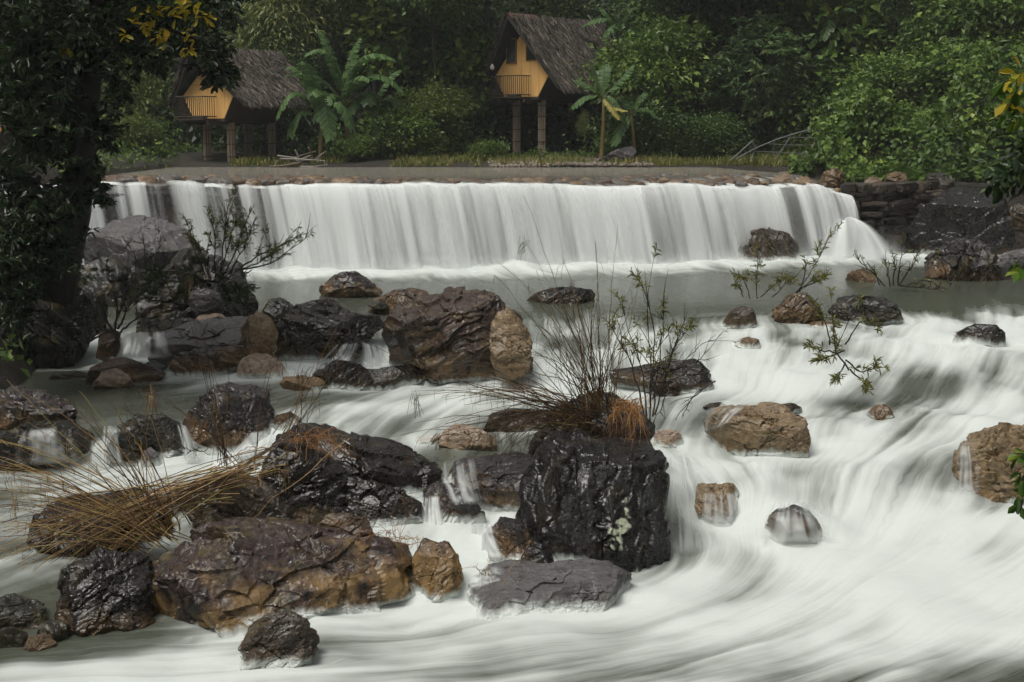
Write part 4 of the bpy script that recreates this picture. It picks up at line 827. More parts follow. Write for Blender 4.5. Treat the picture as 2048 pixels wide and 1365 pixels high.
    # posts wrapped in bamboo
    for (px, py) in ((-.72, .55), (.78, .55), (-.72, ln - 1.4), (.78, ln - 1.4)):
        po = MB().tube([(px, py, -.3), (px, py, fz - .12)], .12, 8).build('post', M_WOODD, t)
        for k in range(9):
            a = k * 2 * math.pi / 9; r_ = random.uniform(.034, .044); cx_, cy_ = px + .145 * math.cos(a), py + .145 * math.sin(a)
            MB().tube([(cx_, cy_, -.25), (cx_ + random.uniform(-.01, .01), cy_, fz * .5), (cx_, cy_, fz - .14 - random.uniform(0, .06))], r_, 6).build('bamboo_culm', M_BAMB, po)
        for zz in (.35, .9, 1.5, 2.0):
            if zz < fz - .1: MB().tube([(px, py, zz), (px, py, zz + .03)], .20, 12).build('binding', M_WOODD, po)
    for xx in (-.72, .78): MB().box(xx - .06, xx + .06, -.75, ln - .9, fz - .26, fz - .124).build('beam', M_WOODD, t)
    # balcony
    bal = MB().box(-1.12, .62, -.85, -.06, fz - .07, fz - .01).build('balcony', M_WOODD, t)
    def bar(x0, y0, z0, x1, y1, z1, r_, nm): MB().tube([(x0, y0, z0), (x1, y1, z1)], r_, 5).build(nm, M_RAIL, bal)
    for zz, nm in ((fz + .93, 'top_rail'), (fz + .08, 'bottom_rail')):
        bar(-1.1, -.83, zz, .6, -.83, zz, .024, nm); bar(-1.1, -.83, zz, -1.1, -.07, zz, .024, nm); bar(.6, -.83, zz, .6, -.07, zz, .024, nm)
    for i in range(15): x = -1.1 + 1.7 * i / 14; bar(x, -.83, fz - .02, x, -.83, fz + .92, .016, 'baluster')
    for i in range(1, 6):
        y = -.83 + .76 * i / 6; bar(-1.1, y, fz - .02, -1.1, y, fz + .92, .016, 'baluster'); bar(.6, y, fz - .02, .6, y, fz + .92, .016, 'baluster')
    MB().box(-.35, .25, -.62, -.3, fz + .0, fz + .12).build('bench', M_WOODD, bal)
    if bulb:
        lb = MB().tube([(-1.35, -.45, fz + 1.75), (-1.35, -.45, fz + 1.5)], .012, 5).build('lamp_cord', M_RAIL, t)
        MB().tube([(-1.35, -.45, fz + 1.5), (-1.35, -.45, fz + 1.44), (-1.35, -.45, fz + 1.36), (-1.35, -.45, fz + 1.27), (-1.35, -.45, fz + 1.22)], [.04, .06, .11, .10, .03], 8).build('lamp_bulb', M_BULB, t, True)
        w_ = [(2.25 * k / 8 * .99 + .02, ln - 1 + .1 * math.sin(k), zr + .5 + (ze - zr) * k / 8 - .12 * math.sin(k / 8 * 3.14)) for k in range(9)]
        MB().tube(w_, .012, 4).build('cable', M_BULB, t)
    return t
hR = at(1042, 300, 66.0); hL = at(420, 331, 62.6)
make_hut('ochre stilt hut with two windows and thatched roof, right of centre', tuple(hR), R(-40), 2.40, [(-.55, 3.95, .52, 1.05), (.62, 4.05, .5, .75)], True, 3)
make_hut('windowless ochre stilt hut half hidden by the dark tree', tuple(hL), R(-36), 2.02, [], False, 4, (1.0, 2.35, 2.75, .55), 4.4)
# orange corner of a third roof behind the tree
q = at(-40, 300, 44)
hs_ = empty('orange_shed', tuple(q)); tag(hs_, 'orange roof corner showing behind the dark tree at the left edge', 'shed')
M_ORANGE = simple_mat('orange_paint', (.55, .20, .03), (.62, .26, .05), 3, .5, .1)
MB().box(-2.5, .75, 0, 2.5, -.6, .5).build('wall', M_WOODD, hs_)
MB().hexa([(-2.8, -.3, 1.2), (.95, -.3, .52), (.95, 2.7, .52), (-2.8, 2.7, 1.2), (-2.8, -.3, 1.32), (.95, -.3, .64), (.95, 2.7, .64), (-2.8, 2.7, 1.32)]).build('roof', M_ORANGE, hs_)

# ------------------------------------------------------------------ far bank
rock('grey tilted slab lying on the far bank', [(1180,333),(1195,322),(1235,300),(1262,294),(1272,306),(1258,320),(1240,331),(1210,335)], 335, z=ZPOOL, D=62.0, T=.5, seed=90, level=6, m=M_GREY, strata=(.5,.2,.8), sink=.15, name='boulder')
for i, (q, D_, lb) in enumerate([([(1632,364),(1650,345),(1672,338),(1690,350),(1692,366),(1660,368)], 49.0, 'brown wedge stone at the right end of the weir crest'),
        ([(1766,366),(1775,350),(1795,342),(1812,352),(1815,368),(1790,370)], 50.0, 'brown stone standing on top of the stone wall'),
        ([(1845,368),(1855,350),(1880,345),(1905,356),(1910,372),(1870,374)], 51.0, 'rounded dark stone on the wall nearest the huge boulder'),
        ([(1728,366),(1738,355),(1755,356),(1768,366),(1750,371)], 49.2, 'small reddish stone on the wall beside the brown stone'),
        ([(2010,445),(2025,415),(2060,408),(2080,440),(2050,450)], 50.0, 'brown stone on the bank right of the huge boulder')]):
    rock(lb, q, None, z=at(q[0][0], q[0][1], D_)[2], D=D_, T=.8, seed=95 + i, level=5, m=(M_BROWN, M_BROWN, M_MOSS, M_BROWN, M_STRIPE)[i])
M_DRIFT = simple_mat('bleached_driftwood', (.16, .14, .12), (.34, .31, .27), 6, .8, .3, (1, 1, .3))
M_DRIFT2 = simple_mat('brown_driftwood', (.07, .05, .035), (.16, .12, .09), 6, .8, .3)
dp = tag(empty('driftwood_pile', tuple(at(595, 333, 61.2))), 'heap of bleached driftwood at the far bank between huts', 'driftwood')
for (x0, y0, x1, y1, r_) in [(545,325,632,303,.05),(560,318,650,322,.045),(570,332,640,318,.06),(555,312,612,320,.05),(617,295,630,322,.05),(628,322,652,303,.04),(540,334,600,326,.07),(580,330,625,310,.04),(600,334,655,330,.05),(590,300,605,332,.035)]:
    D0 = 61 + random.uniform(-.5, .6); p0, p1 = at(x0, y0, D0), at(x1, y1, D0 + random.uniform(-.3, .3)); mid = (p0 + p1) / 2 + np.array([0, 0, random.uniform(-.05, .06)])
    o_ = np.array(dp.location); MB().tube([p0 - o_, mid - o_, p1 - o_], [r_, r_ * .9, r_ * .6], 6).build('branch', M_DRIFT if random.random() < .6 else M_DRIFT2, dp)
o_ = at(1560, 322, 58.5); fr = tag(empty('broken_fence', tuple(o_)), 'bent metal fence frame collapsed against the vines', 'fence')
M_IRON = simple_mat('galvanised_bar', (.12, .12, .12), (.22, .22, .21), 6, .5, .1)
def pb(pts, r_, nm, D_=58.5):
    MB().tube([at(x, y, D_ + (x - 1560) * .008) - o_ for x, y in pts], r_, 6).build(nm, M_IRON, fr)
pb([(1472,318), (1515,295), (1560,277), (1610,262), (1652,250)], .028, 'top_rail')
pb([(1512,303), (1570,306), (1625,308), (1655,307)], .018, 'rail'); pb([(1535,288), (1590,291), (1650,290)], .018, 'rail'); pb([(1572,275), (1620,276), (1652,274)], .018, 'rail'); pb([(1600,265), (1650,264)], .016, 'rail')
for pts in ([(1512,296), (1503,318)], [(1580,275), (1552,318)], [(1645,256), (1622,300), (1608,316)], [(1460,322), (1505,282)], [(1505,282), (1510,296)]): pb(pts, .022, 'fence_post')

# ------------------------------------------------------------------ foliage
def leaf_quads(P, D_, Ln, Wd, g, fold=.25, up=1.0):
    """one folded rhombic leaf per point"""
    n = len(P); D_ = D_ / (np.linalg.norm(D_, axis=1)[:, None] + 1e-9)
    upv = np.array([0, 0, 1.0]) * up + g.normal(size=(n, 3)) * .55
    S_ = np.cross(D_, upv); S_ /= np.linalg.norm(S_, axis=1)[:, None] + 1e-9; Nn = np.cross(S_, D_)
    m_ = P + D_ * (Ln * .45)[:, None] + Nn * (Ln * fold * .35)[:, None]
    tip = P + D_ * Ln[:, None] - Nn * (Ln * .12)[:, None]
    V = np.stack([P, m_ + S_ * Wd[:, None], tip, m_ - S_ * Wd[:, None]], 1).reshape(-1, 3)
    # middle rib lower than the edges: keep base-tip diagonal
    return V, np.arange(4 * n).reshape(-1, 4)
def crown_mesh(name, radii, nclump, per, Ln, m, seed, flat=.55, whorl=False, droop=.2, hollow=.55, wd=.30, clump=.45):
    g = np.random.default_rng(seed); radii = np.array(radii, float)
    d = g.normal(size=(nclump, 3)); d /= np.linalg.norm(d, axis=1)[:, None]
    rr = hollow + (1 - hollow) * g.random(nclump) ** .6
    C = d * radii * (rr * (.5 + .95 * vnoise(d * 2.1 + seed)))[:, None]
    cb = g.random(nclump)
    if whorl:
        P = np.repeat(C, per, 0) + g.normal(size=(nclump * per, 3)) * .03
        a = g.random(nclump * per) * 6.283; D_ = np.stack([np.cos(a), np.sin(a), g.normal(size=len(a)) * .3 - droop], 1) + np.repeat(d, per, 0) * .4
    else:
        off = g.normal(size=(nclump * per, 3)) * np.array([1, 1, flat]) * clump * radii.mean() * .5
        P = np.repeat(C, per, 0) + off
        D_ = off * 1.2 / (clump * radii.mean()) + g.normal(size=off.shape) * .6 + np.repeat(d, per, 0) * .4 + np.array([0, 0, -droop])
    n = len(P); L_ = Ln * g.uniform(.6, 1.25, n)
    V, Fq = leaf_quads(P, D_, L_, L_ * wd * g.uniform(.8, 1.2, n), g)
    rnd = np.clip(.6 * np.repeat(cb, per) + .4 * g.random(n), 0, 1)
    return mesh_np(name, V, Fq, m, False, {'rnd': np.repeat(rnd, 4)})
G1 = leaf_mat('leaf_mid_green', [(0, (0.043, 0.083, 0.019)), (.55, (0.106, 0.177, 0.035)), (.85, (0.214, 0.311, 0.057)), (1, (0.357, 0.436, 0.081))])
G2 = leaf_mat('leaf_dark_green', [(0, (0.028, 0.059, 0.016)), (.6, (0.071, 0.128, 0.032)), (1, (0.179, 0.259, 0.065))])
G3 = leaf_mat('leaf_bright_green', [(0, (.05, .085, .016)), (.6, (.12, .17, .035)), (1, (.28, .33, .07))])
G4 = leaf_mat('leaf_blue_green', [(0, (0.043, 0.083, 0.029)), (.6, (0.106, 0.177, 0.065)), (1, (0.286, 0.373, 0.138))])
G5 = leaf_mat('bamboo_leaf', [(0, (0.084, 0.113, 0.032)), (.6, (0.214, 0.249, 0.072)), (1, (0.476, 0.456, 0.162))])
M_BARK = simple_mat('grey_brown_bark', (.025, .02, .016), (.07, .055, .042), 4, .85, .6, (1, 1, .3))
CROWNS = {
 'a': crown_mesh('crown', (2.2, 2.2, 1.9), 130, 50, .30, G1, 1),
 'e': crown_mesh('crown', (2.1, 2.1, 1.8), 90, 34, .46, G1, 9, wd=.33),
 'b': crown_mesh('crown', (2.4, 2.4, 2.0), 140, 60, .22, G2, 2),
 'c': crown_mesh('crown', (1.7, 1.7, 1.2), 110, 50, .22, G3, 3),
 'w': crown_mesh('crown', (2.2, 2.2, 1.9), 380, 9, .42, G4, 4, whorl=True, wd=.2),
 'd': crown_mesh('crown', (2.0, 2.0, 2.6), 150, 55, .20, G2, 5, droop=.5),
 'f': crown_mesh('crown', (1.5, 1.5, 1.0), 90, 45, .20, G1, 6),
 'n': crown_mesh('crown', (1.2, 1.2, 2.2), 120, 60, .30, G5, 8, droop=.9, wd=.10),
}
NTREE = [0]
def tree(label, px, py, D_, sc, kind, zs=1.0, name='tree', cat='tree', group=None, trunk=.11):
    """crown centred on this sight line; the trunk stands on the ground below it"""
    c = at(px, py, D_); gz = float(ground_z(np.array([c[0]]), np.array([c[1]]))[0]); NTREE[0] += 1
    t = empty(name, (float(c[0]), float(c[1]), gz), random.uniform(0, 6.28)); tag(t, label, cat, group)
    H_ = float(c[2] - gz)
    mb = MB(); lean = random.uniform(-.3, .3)
    if H_ > .4:
        top_ = Vector((lean * .3, 0, H_ + .6 * sc)); mb.tube([(0, 0, -.3), (lean * .4, .1, H_ * .4), (lean * .2, 0, H_ * .75), top_], [trunk * sc, trunk * sc * .8, trunk * sc * .6, trunk * sc * .25], 7)
        for k in range(4):
            a = random.uniform(0, 6.28); mb.tube([(lean * .2, 0, H_ * .7), (math.cos(a) * .7 * sc, math.sin(a) * .7 * sc, H_ + .2 * sc), (math.cos(a) * 1.4 * sc, math.sin(a) * 1.4 * sc, H_ + .7 * sc * zs)], [trunk * sc * .45, trunk * sc * .3, trunk * sc * .1], 5)
        mb.build('trunk', M_BARK, t)
    o = link('crown', CROWNS[kind], t); o.location = (0, 0, H_); o.scale = (sc, sc, sc * zs); o.rotation_euler = (0, 0, random.uniform(0, 6.28))
    return t
T_ = tree
# trees one can make out, from left to right
T_('pale hazy tree between the dark trunk and the left hut', 285, 190, 70, 1.0, 'c', 1.5)
T_('low yellowish green bush left of the left hut', 275, 262, 64, .55, 'c', 1.0, 'bush', 'bush')
T_('dark tree rising behind the left hut roof', 330, 60, 74, 1.3, 'b', 1.2)
T_('hazy tree above the ridge of the left hut', 440, 40, 76, 1.4, 'a', 1.1)
T_('drooping tree right of the left hut roof', 560, 150, 70, .9, 'd', 1.0)
T_('tall tree behind the banana clump', 690, 60, 74, 1.3, 'b', 1.1)
T_('rounded tree above the banana leaves', 790, 70, 71, 1.0, 'e', 1.0)
T_('dark tree left of the right hut gable', 890, 60, 72, 1.2, 'd', 1.0)
T_('leafy tree just left of the right hut', 930, 150, 69, .8, 'e', 1.2)
T_('bright yellow green bush on a thin stem beside the right hut', 878, 215, 64.5, .75, 'c', 1.0, 'bush', 'bush')
T_('rounded bush between banana clump and bright bush', 790, 255, 64, .7, 'a', .9, 'bush', 'bush')
T_('low bush at the foot of the banana clump', 715, 292, 62.5, .5, 'f', .8, 'bush', 'bush')
T_('bush below the bright yellow green bush', 850, 285, 63.5, .6, 'f', .8, 'bush', 'bush')
T_('scrubby bush in front of the right hut posts', 975, 300, 63.5, .5, 'f', .75, 'bush', 'bush')
T_('dark bush under the floor of the right hut', 1130, 255, 72, .8, 'b', .9, 'bush', 'bush')
T_('small conical bush right of the hut posts', 1166, 247, 65.5, .22, 'n', 1.1, 'bush', 'bush')
T_('tree with pale tips above the right hut ridge', 1100, 10, 76, 1.3, 'b', 1.0)
T_('glossy rounded tree right of the thatched roof', 1310, 150, 66, 1.0, 'a', 1.15)
T_('tall tree crowning the frame above the glossy one', 1350, 30, 70, 1.2, 'b', 1.0)
T_('bushy growth under the glossy rounded tree', 1300, 262, 64.5, .75, 'b', .9, 'bush', 'bush')
T_('tree with big whorled leaves in the right centre', 1520, 130, 65, .95, 'w', 1.1)
T_('second whorled tree in the shade below and left', 1420, 190, 66.5, .9, 'w', .9)
T_('dark leafy tree above the whorled trees', 1470, 40, 70, 1.2, 'b', 1.0)
T_('dark tree between whorled tree and vine slope', 1640, 90, 68, 1.2, 'e', 1.1)
T_('shaded bush left of the broken fence', 1420, 275, 64, .7, 'b', .8, 'bush', 'bush')
T_('tree at the top of the vine slope', 1800, 40, 68, 1.2, 'b', 1.0)
T_('leafy tree in the top right corner', 1980, 30, 64, 1.1, 'a', 1.0)
T_('bush on the vine slope below the corner tree', 1930, 160, 60, .8, 'e', .8, 'bush', 'bush')
T_('rounded bush halfway up the vine slope', 1780, 170, 62, .8, 'a', .8, 'bush', 'bush')
T_('leafy bush low on the vine slope', 1760, 255, 57.5, .65, 'a', .7, 'bush', 'bush')
T_('fine leaved bush right of the low vine bush', 1900, 285, 55.5, .65, 'f', .8, 'bush', 'bush')
T_('bush at the right edge above the huge boulder', 2040, 250, 55, .8, 'a', .8, 'bush', 'bush')
T_('feathery drooping bamboo at the top left of centre', 555, 40, 71, 1.5, 'n', 1.0, 'bamboo_clump', 'bamboo', trunk=.03)
T_('feathery bamboo beside the first, nearer the left hut', 620, 30, 73, 1.3, 'n', 1.0, 'bamboo_clump', 'bamboo', trunk=.03)
# slender dark trunks in the wood
for (x0, y0, x1, y1, D_, r_, lb) in [(976, -60, 972, 110, 70, .16, 'dark straight trunk rising behind the right hut roof'), (866, -60, 872, 200, 69.5, .10, 'thin dark trunk left of the right hut'), (862, 0, 880, 300, 66, .07, 'slender reddish trunk left of the bright bush'), (1480, -60, 1476, 290, 66.5, .13, 'pale trunk in the shade left of the broken fence'), (1395, -60, 1402, 280, 67, .10, 'grey trunk below the tall tree right of the glossy one'), (1590, -60, 1600, 250, 67.5, .14, 'dark trunk right of the big whorled leaves'), (740, -60, 752, 250, 70, .11, 'dim trunk rising behind the banana leaves')]:
    p0, p1 = at(x0, y0, D_), at(x1, y1, D_); gz = float(ground_z(np.array([p1[0]]), np.array([p1[1]]))[0])
    t = empty('slender_tree', (float(p1[0]), float(p1[1]), gz)); tag(t, lb, 'tree'); o_ = np.array(t.location)
    MB().tube([np.array([0, 0, -.2]), p1 - o_, p0 - o_], [r_ * 1.2, r_, r_ * .8], 7).build('trunk', M_BARK, t)
    o = link('crown', CROWNS['b'], t); o.location = p0 - o_ + np.array([0, 0, 1.0])
# the mass of the wood up the hillside
g = np.random.default_rng(55); n = 56000
X_ = g.uniform(-30, 36, n); Y_ = 67.5 + 26 * g.random(n) ** 1.5; zg = ground_z(X_, Y_)
lump = fbm(np.stack([X_ * .45, Y_ * .45, zg * .3], 1), 3)
P = np.stack([X_, Y_, zg + 3.6 * sstep(.35, .7, lump) * g.random(n) + .25 * g.random(n)], 1)
D_ = g.normal(size=(n, 3)) + np.array([0, -.5, -.15]); L_ = g.uniform(.2, .5, n)
V, Fq = leaf_quads(P, D_, L_, L_ * g.uniform(.2, .38, n), g)
rn = np.clip(.5 * g.random(n) + .7 * (fbm(P * .6, 2) - .25), 0, 1)
tag(link('forest', mesh_np('forest', V, Fq, leaf_mat('deep_wood_leaf', [(0, (.010, .022, .008)), (.6, (.026, .05, .018)), (1, (.07, .11, .04))]), False, {'rnd': np.repeat(rn, 4)})), 'dense dark jungle covering the hillside behind the huts', 'forest', kind='stuff')
# understorey along the far bank
n = 15000; X_ = g.uniform(-24, 13, n); Y_ = g.uniform(63.6, 69, n); zg = ground_z(X_, Y_)
lump = fbm(np.stack([X_ * .7, Y_ * .7, 0 * X_], 1), 3)
P = np.stack([X_, Y_, zg + sstep(.4, .7, lump) * 1.6 * g.random(n) + .08], 1)
hut_mask = (np.hypot(X_ - hR[0] - 1.2, Y_ - hR[1] - 1.4) < 2.6) | (np.hypot(X_ - hL[0] - 1.0, Y_ - hL[1] - 2) < 3.0)
P = P[~hut_mask]
X2, Y2 = g.uniform(-34, -14.3, 6000), g.uniform(45.5, 62, 6000); z2 = ground_z(X2, Y2); P = np.concatenate([P, np.stack([X2, Y2, z2 + .9 * g.random(6000) ** 2], 1)])
X2, Y2 = g.uniform(-17, -9.6, 5000), g.uniform(25, 41, 5000); z2 = ground_z(X2, Y2); P = np.concatenate([P, np.stack([X2, Y2, z2 + .6 * g.random(5000) ** 2], 1)[z2 > np.clip(zw(X2, Y2), -.2, 1.9) + .1]]); n = len(P)
V, Fq = leaf_quads(P, g.normal(size=(n, 3)) + np.array([0, -.4, 0]), g.uniform(.12, .32, n), g.uniform(.04, .1, n), g)
tag(link('undergrowth', mesh_np('undergrowth', V, Fq, G1, False, {'rnd': np.repeat(g.random(n) * .8, 4)})), 'tangled undergrowth along the foot of the wood', 'undergrowth', kind='stuff')
# creeper carpet on the right hillside
n = 42000; X_ = g.uniform(11.8, 30, n); Y_ = g.uniform(51.5, 68, n); zg = ground_z(X_, Y_)
lump = fbm(np.stack([X_ * .5, Y_ * .5, 0 * X_], 1), 3); hgt = 2.4 * sstep(.3, .75, lump) * sstep(51, 55, Y_)
P = np.stack([X_, Y_, zg + hgt * (1 - g.random(n) ** 3 * .8) + .15], 1)
D_ = g.normal(size=(n, 3)) * .8 + np.array([-.35, -.5, -.5]); L_ = g.uniform(.14, .34, n)
V, Fq = leaf_quads(P, D_, L_, L_ * g.uniform(.34, .5, n), g)
rn = np.clip(.55 * g.random(n) + .75 * (fbm(P * .8, 2) - .25), 0, 1)
tag(link('creeper_cover', mesh_np('creeper_cover', V, Fq, G1, False, {'rnd': np.repeat(rn, 4)})), 'creepers smothering the hillside right of the weir', 'creeper', kind='stuff')
# short grass and litter on the far bank
n = 9000; X_ = g.uniform(-12, 13, n); Y_ = 60.7 + 2.6 * g.random(n) ** 1.3; zg = ground_z(X_, Y_)
mk = fbm(np.stack([X_ * .5, Y_ * .8, 0 * X_ + 3], 1), 3) > .47; P = np.stack([X_, Y_, zg], 1)[mk]; n = len(P)
V, Fq, rn = strands(n, P, g.normal(size=(n, 3)) * .45 + np.array([0, 0, 1]), g.uniform(.12, .38, n), g.uniform(.015, .035, n), g)
MG = leaf_mat('bank_grass_blade', [(0, (.09, .12, .03)), (.6, (.20, .22, .05)), (1, (.34, .25, .11))])
tag(link('bank_grass', mesh_np('bank_grass', V, Fq, MG, False, {'rnd': rn})), 'short grass along the far waterline', 'grass', kind='stuff')
n = 2600; X_ = g.uniform(-1, 6, n); Y_ = 60.6 + 3 * g.random(n); zg = ground_z(X_, Y_)
V_, F_ = ico(1); sz = g.uniform(.03, .11, n)
V = (V_[None] * sz[:, None, None] * g.uniform(.5, 1.2, (n, 1, 3)) + np.stack([X_, Y_, zg + .02], 1)[:, None]).reshape(-1, 3); Fq = (F_[None] + (np.arange(n) * len(V_))[:, None, None]).reshape(-1, 3)
M_GRAV = simple_mat('bank_gravel', (.10, .08, .06), (.26, .22, .18), 3, .7, .1)
tag(link('gravel', mesh_np('gravel', V, Fq, M_GRAV, False)), 'brown gravel strip on the far bank below the right hut', 'gravel', kind='stuff')

# ------------------------------------------------------------------ banana plants
M_BAN = leaf_mat('banana_leaf', [(0, (.04, .09, .03)), (.6, (.085, .16, .05)), (1, (.18, .27, .10))], .35, .35)
M_BANY = leaf_mat('yellow_banana_leaf', [(0, (.30, .24, .05)), (1, (.48, .42, .12))], .5, .4)
M_PSTEM = simple_mat('banana_stem', (.12, .085, .03), (.22, .16, .06), 4, .6, .2, (1, 1, .3))
def banana_leaf(P0, P1, P2, wid, parent, o_, seed, m=M_BAN, tear=.5):
    """ribbon of torn strips either side of an arching rib from P0 over P1 to P2"""
    g = np.random.default_rng(seed); n = 22; V = []; Fq = []; rn = []
    P0, P1, P2 = (np.array(q) - o_ for q in (P0, P1, P2))
    C = lambda t: (1 - t) ** 2 * P0 + 2 * t * (1 - t) * P1 + t * t * P2
    for side in (-1, 1):
        for i in range(n):
            t0, t1 = .16 + .84 * i / n, .16 + .84 * (i + 1 - tear * .5 * g.random()) / n
            a, b_ = C(t0), C(t1); d = (b_ - a) / (np.linalg.norm(b_ - a) + 1e-9)
            s_ = np.cross(d, (0, 0, 1.0)); s_ /= np.linalg.norm(s_) + 1e-9; nn = np.cross(s_, d)
            w = 1.6 * wid * math.sin(math.pi * min(1, (t0 + .02) * .95)) ** .6 * g.uniform(.82, 1.08)
            dr = -.35 - .5 * g.random() * tear
            e0 = a + side * s_ * w + d * w * .45 + np.array([0, 0, dr * w]) ; e1 = b_ + side * s_ * w + d * w * .45 + np.array([0, 0, dr * w])
            k = len(V); V += [a, b_, e1, e0]; Fq.append((k, k + 1, k + 2, k + 3)); rn += [g.random() * .6 + .25] * 4
    lf = link('leaf', mesh_np('leaf', np.array(V), np.array(Fq), m, False, {'rnd': rn}), parent)
    MB().tube([C(t) for t in np.linspace(0, 1, 8)], [.035, .032, .028, .024, .02, .015, .01, .005], 5).build('midrib', G5, lf)
def banana(label, root, D_, top, leaves, seed, r_=.11):
    p0 = at(*root, D_); t = empty('banana_plant', tuple(map(float, p0))); tag(t, label, 'banana plant'); o_ = np.array(t.location)
    p1 = at(*top, D_); MB().tube([p0 - o_ - np.array([0, 0, .3]), (p0 * .5 + p1 * .5) - o_ + np.array([.04, 0, 0]), p1 - o_], [r_, r_ * .85, r_ * .5], 8).build('stem', M_PSTEM, t)
    for i, lf in enumerate(leaves):
        (cx_, cy_), (tx, ty), dy, wd = lf[:4]; m = lf[4] if len(lf) > 4 else M_BAN
        banana_leaf(p1, at(cx_, cy_, D_ + dy * .5), at(tx, ty, D_ + dy), wd, t, o_, seed * 20 + i, m)
banana('banana plant with upright and arching leaves, middle of the left clump', (695,305), 63.5, (690,215), [((700,70),(790,120),-.5,.34),((740,100),(808,185),-.8,.32),((675,60),(610,110),-.6,.32),((665,100),(640,60),.8,.24),((750,140),(775,235),.6,.3),((640,120),(572,150),-.4,.3),((695,110),(720,75),.5,.3),((700,130),(740,160),-1.4,.3),((660,150),(630,240),-1.2,.3)], 1)
banana('banana plant with long hanging leaves, left of the clump', (640,315), 62.8, (640,240), [((590,130),(552,235),-.8,.34),((605,120),(575,135),.3,.3),((625,110),(600,125),-1.0,.3),((680,160),(705,260),-.7,.3),((650,160),(660,280),-1.2,.3),((590,190),(580,275),-.6,.3),((640,150),(625,190),-1.5,.3)], 2)
banana('banana plant with drooping leaves, right of the clump', (740,305), 64.2, (740,235), [((790,150),(812,240),-.5,.32),((765,150),(800,140),.6,.3),((715,160),(690,240),-.9,.3),((750,160),(760,275),-1.0,.3),((700,170),(660,220),-.4,.3),((740,150),(735,210),-1.5,.3)], 3)
banana('lone banana plant with yellow stem right of the right hut', (1203,302), 62.8, (1207,195), [((1165,180),(1143,217),-.6,.24),((1190,150),(1185,130),.2,.2),((1240,160),(1265,130),.5,.24),((1205,140),(1212,128),.6,.2),((1235,185),(1250,245),-.6,.2),((1170,160),(1150,160),.6,.2),((1220,215),(1255,222),-.9,.16,M_BANY),((1215,200),(1240,240),-1.1,.14,M_BANY)], 4, .10)
banana('banana plant with a ragged leaf hanging by the bank slab', (1270,330), 63.0, (1262,230), [((1245,230),(1228,290),-.6,.26),((1290,200),(1320,240),-.3,.24),((1260,190),(1240,200),.4,.22),((1275,190),(1290,185),.4,.22)], 5)
banana('banana plant arching over the back of the thatched roof', (1260,260), 68.5, (1235,80), [((1230,10),(1165,52),-.5,.30),((1240,20),(1205,75),-.9,.28),((1250,10),(1275,15),.2,.26),((1270,40),(1310,90),-.5,.28),((1225,30),(1200,15),.5,.26)], 6)
banana('banana plant high above the vine slope', (1665,210), 66, (1660,60), [((1680,0),(1712,22),-.5,.28),((1650,10),(1630,40),-.5,.24),((1665,10),(1645,80),-.9,.26),((1690,40),(1700,90),-.6,.24),((1655,0),(1650,5),.3,.2,M_BANY)], 7)

# ------------------------------------------------------------------ the dark tree on the left bank
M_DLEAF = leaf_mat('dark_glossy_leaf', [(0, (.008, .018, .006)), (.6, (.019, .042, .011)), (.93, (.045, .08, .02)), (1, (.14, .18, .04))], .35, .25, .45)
M_YLEAF = leaf_mat('yellow_leaf', [(0, (.30, .30, .02)), (1, (.62, .42, .03))], .5, .5)
M_DBARK = simple_mat('black_wet_bark', (.010, .008, .007), (.030, .024, .02), 5, .6, .7, (1, 1, .3))
def long_leaves(P, D_, Ln, Wd, g):
    """six-point leaves with a drooping tip"""
    n = len(P); D_ = D_ / (np.linalg.norm(D_, axis=1)[:, None] + 1e-9)
    S_ = np.cross(D_, np.array([0, 0, 1.0]) + g.normal(size=(n, 3)) * .45); S_ /= np.linalg.norm(S_, axis=1)[:, None] + 1e-9; Nn = np.cross(S_, D_)
    q = lambda f, s, h: P + D_ * (Ln * f)[:, None] + S_ * (Wd * s)[:, None] + Nn * (Ln * h)[:, None]
    V = np.stack([q(0, 0, 0), q(.35, .75, .09), q(.7, 1, .02), q(1, 0, -.16), q(.7, -1, .02), q(.35, -.75, .09)], 1).reshape(-1, 3)
    b_ = np.arange(n)[:, None] * 6
    return V, np.concatenate([b_ + np.array([0, 1, 2, 3]), b_ + np.array([0, 3, 4, 5])])
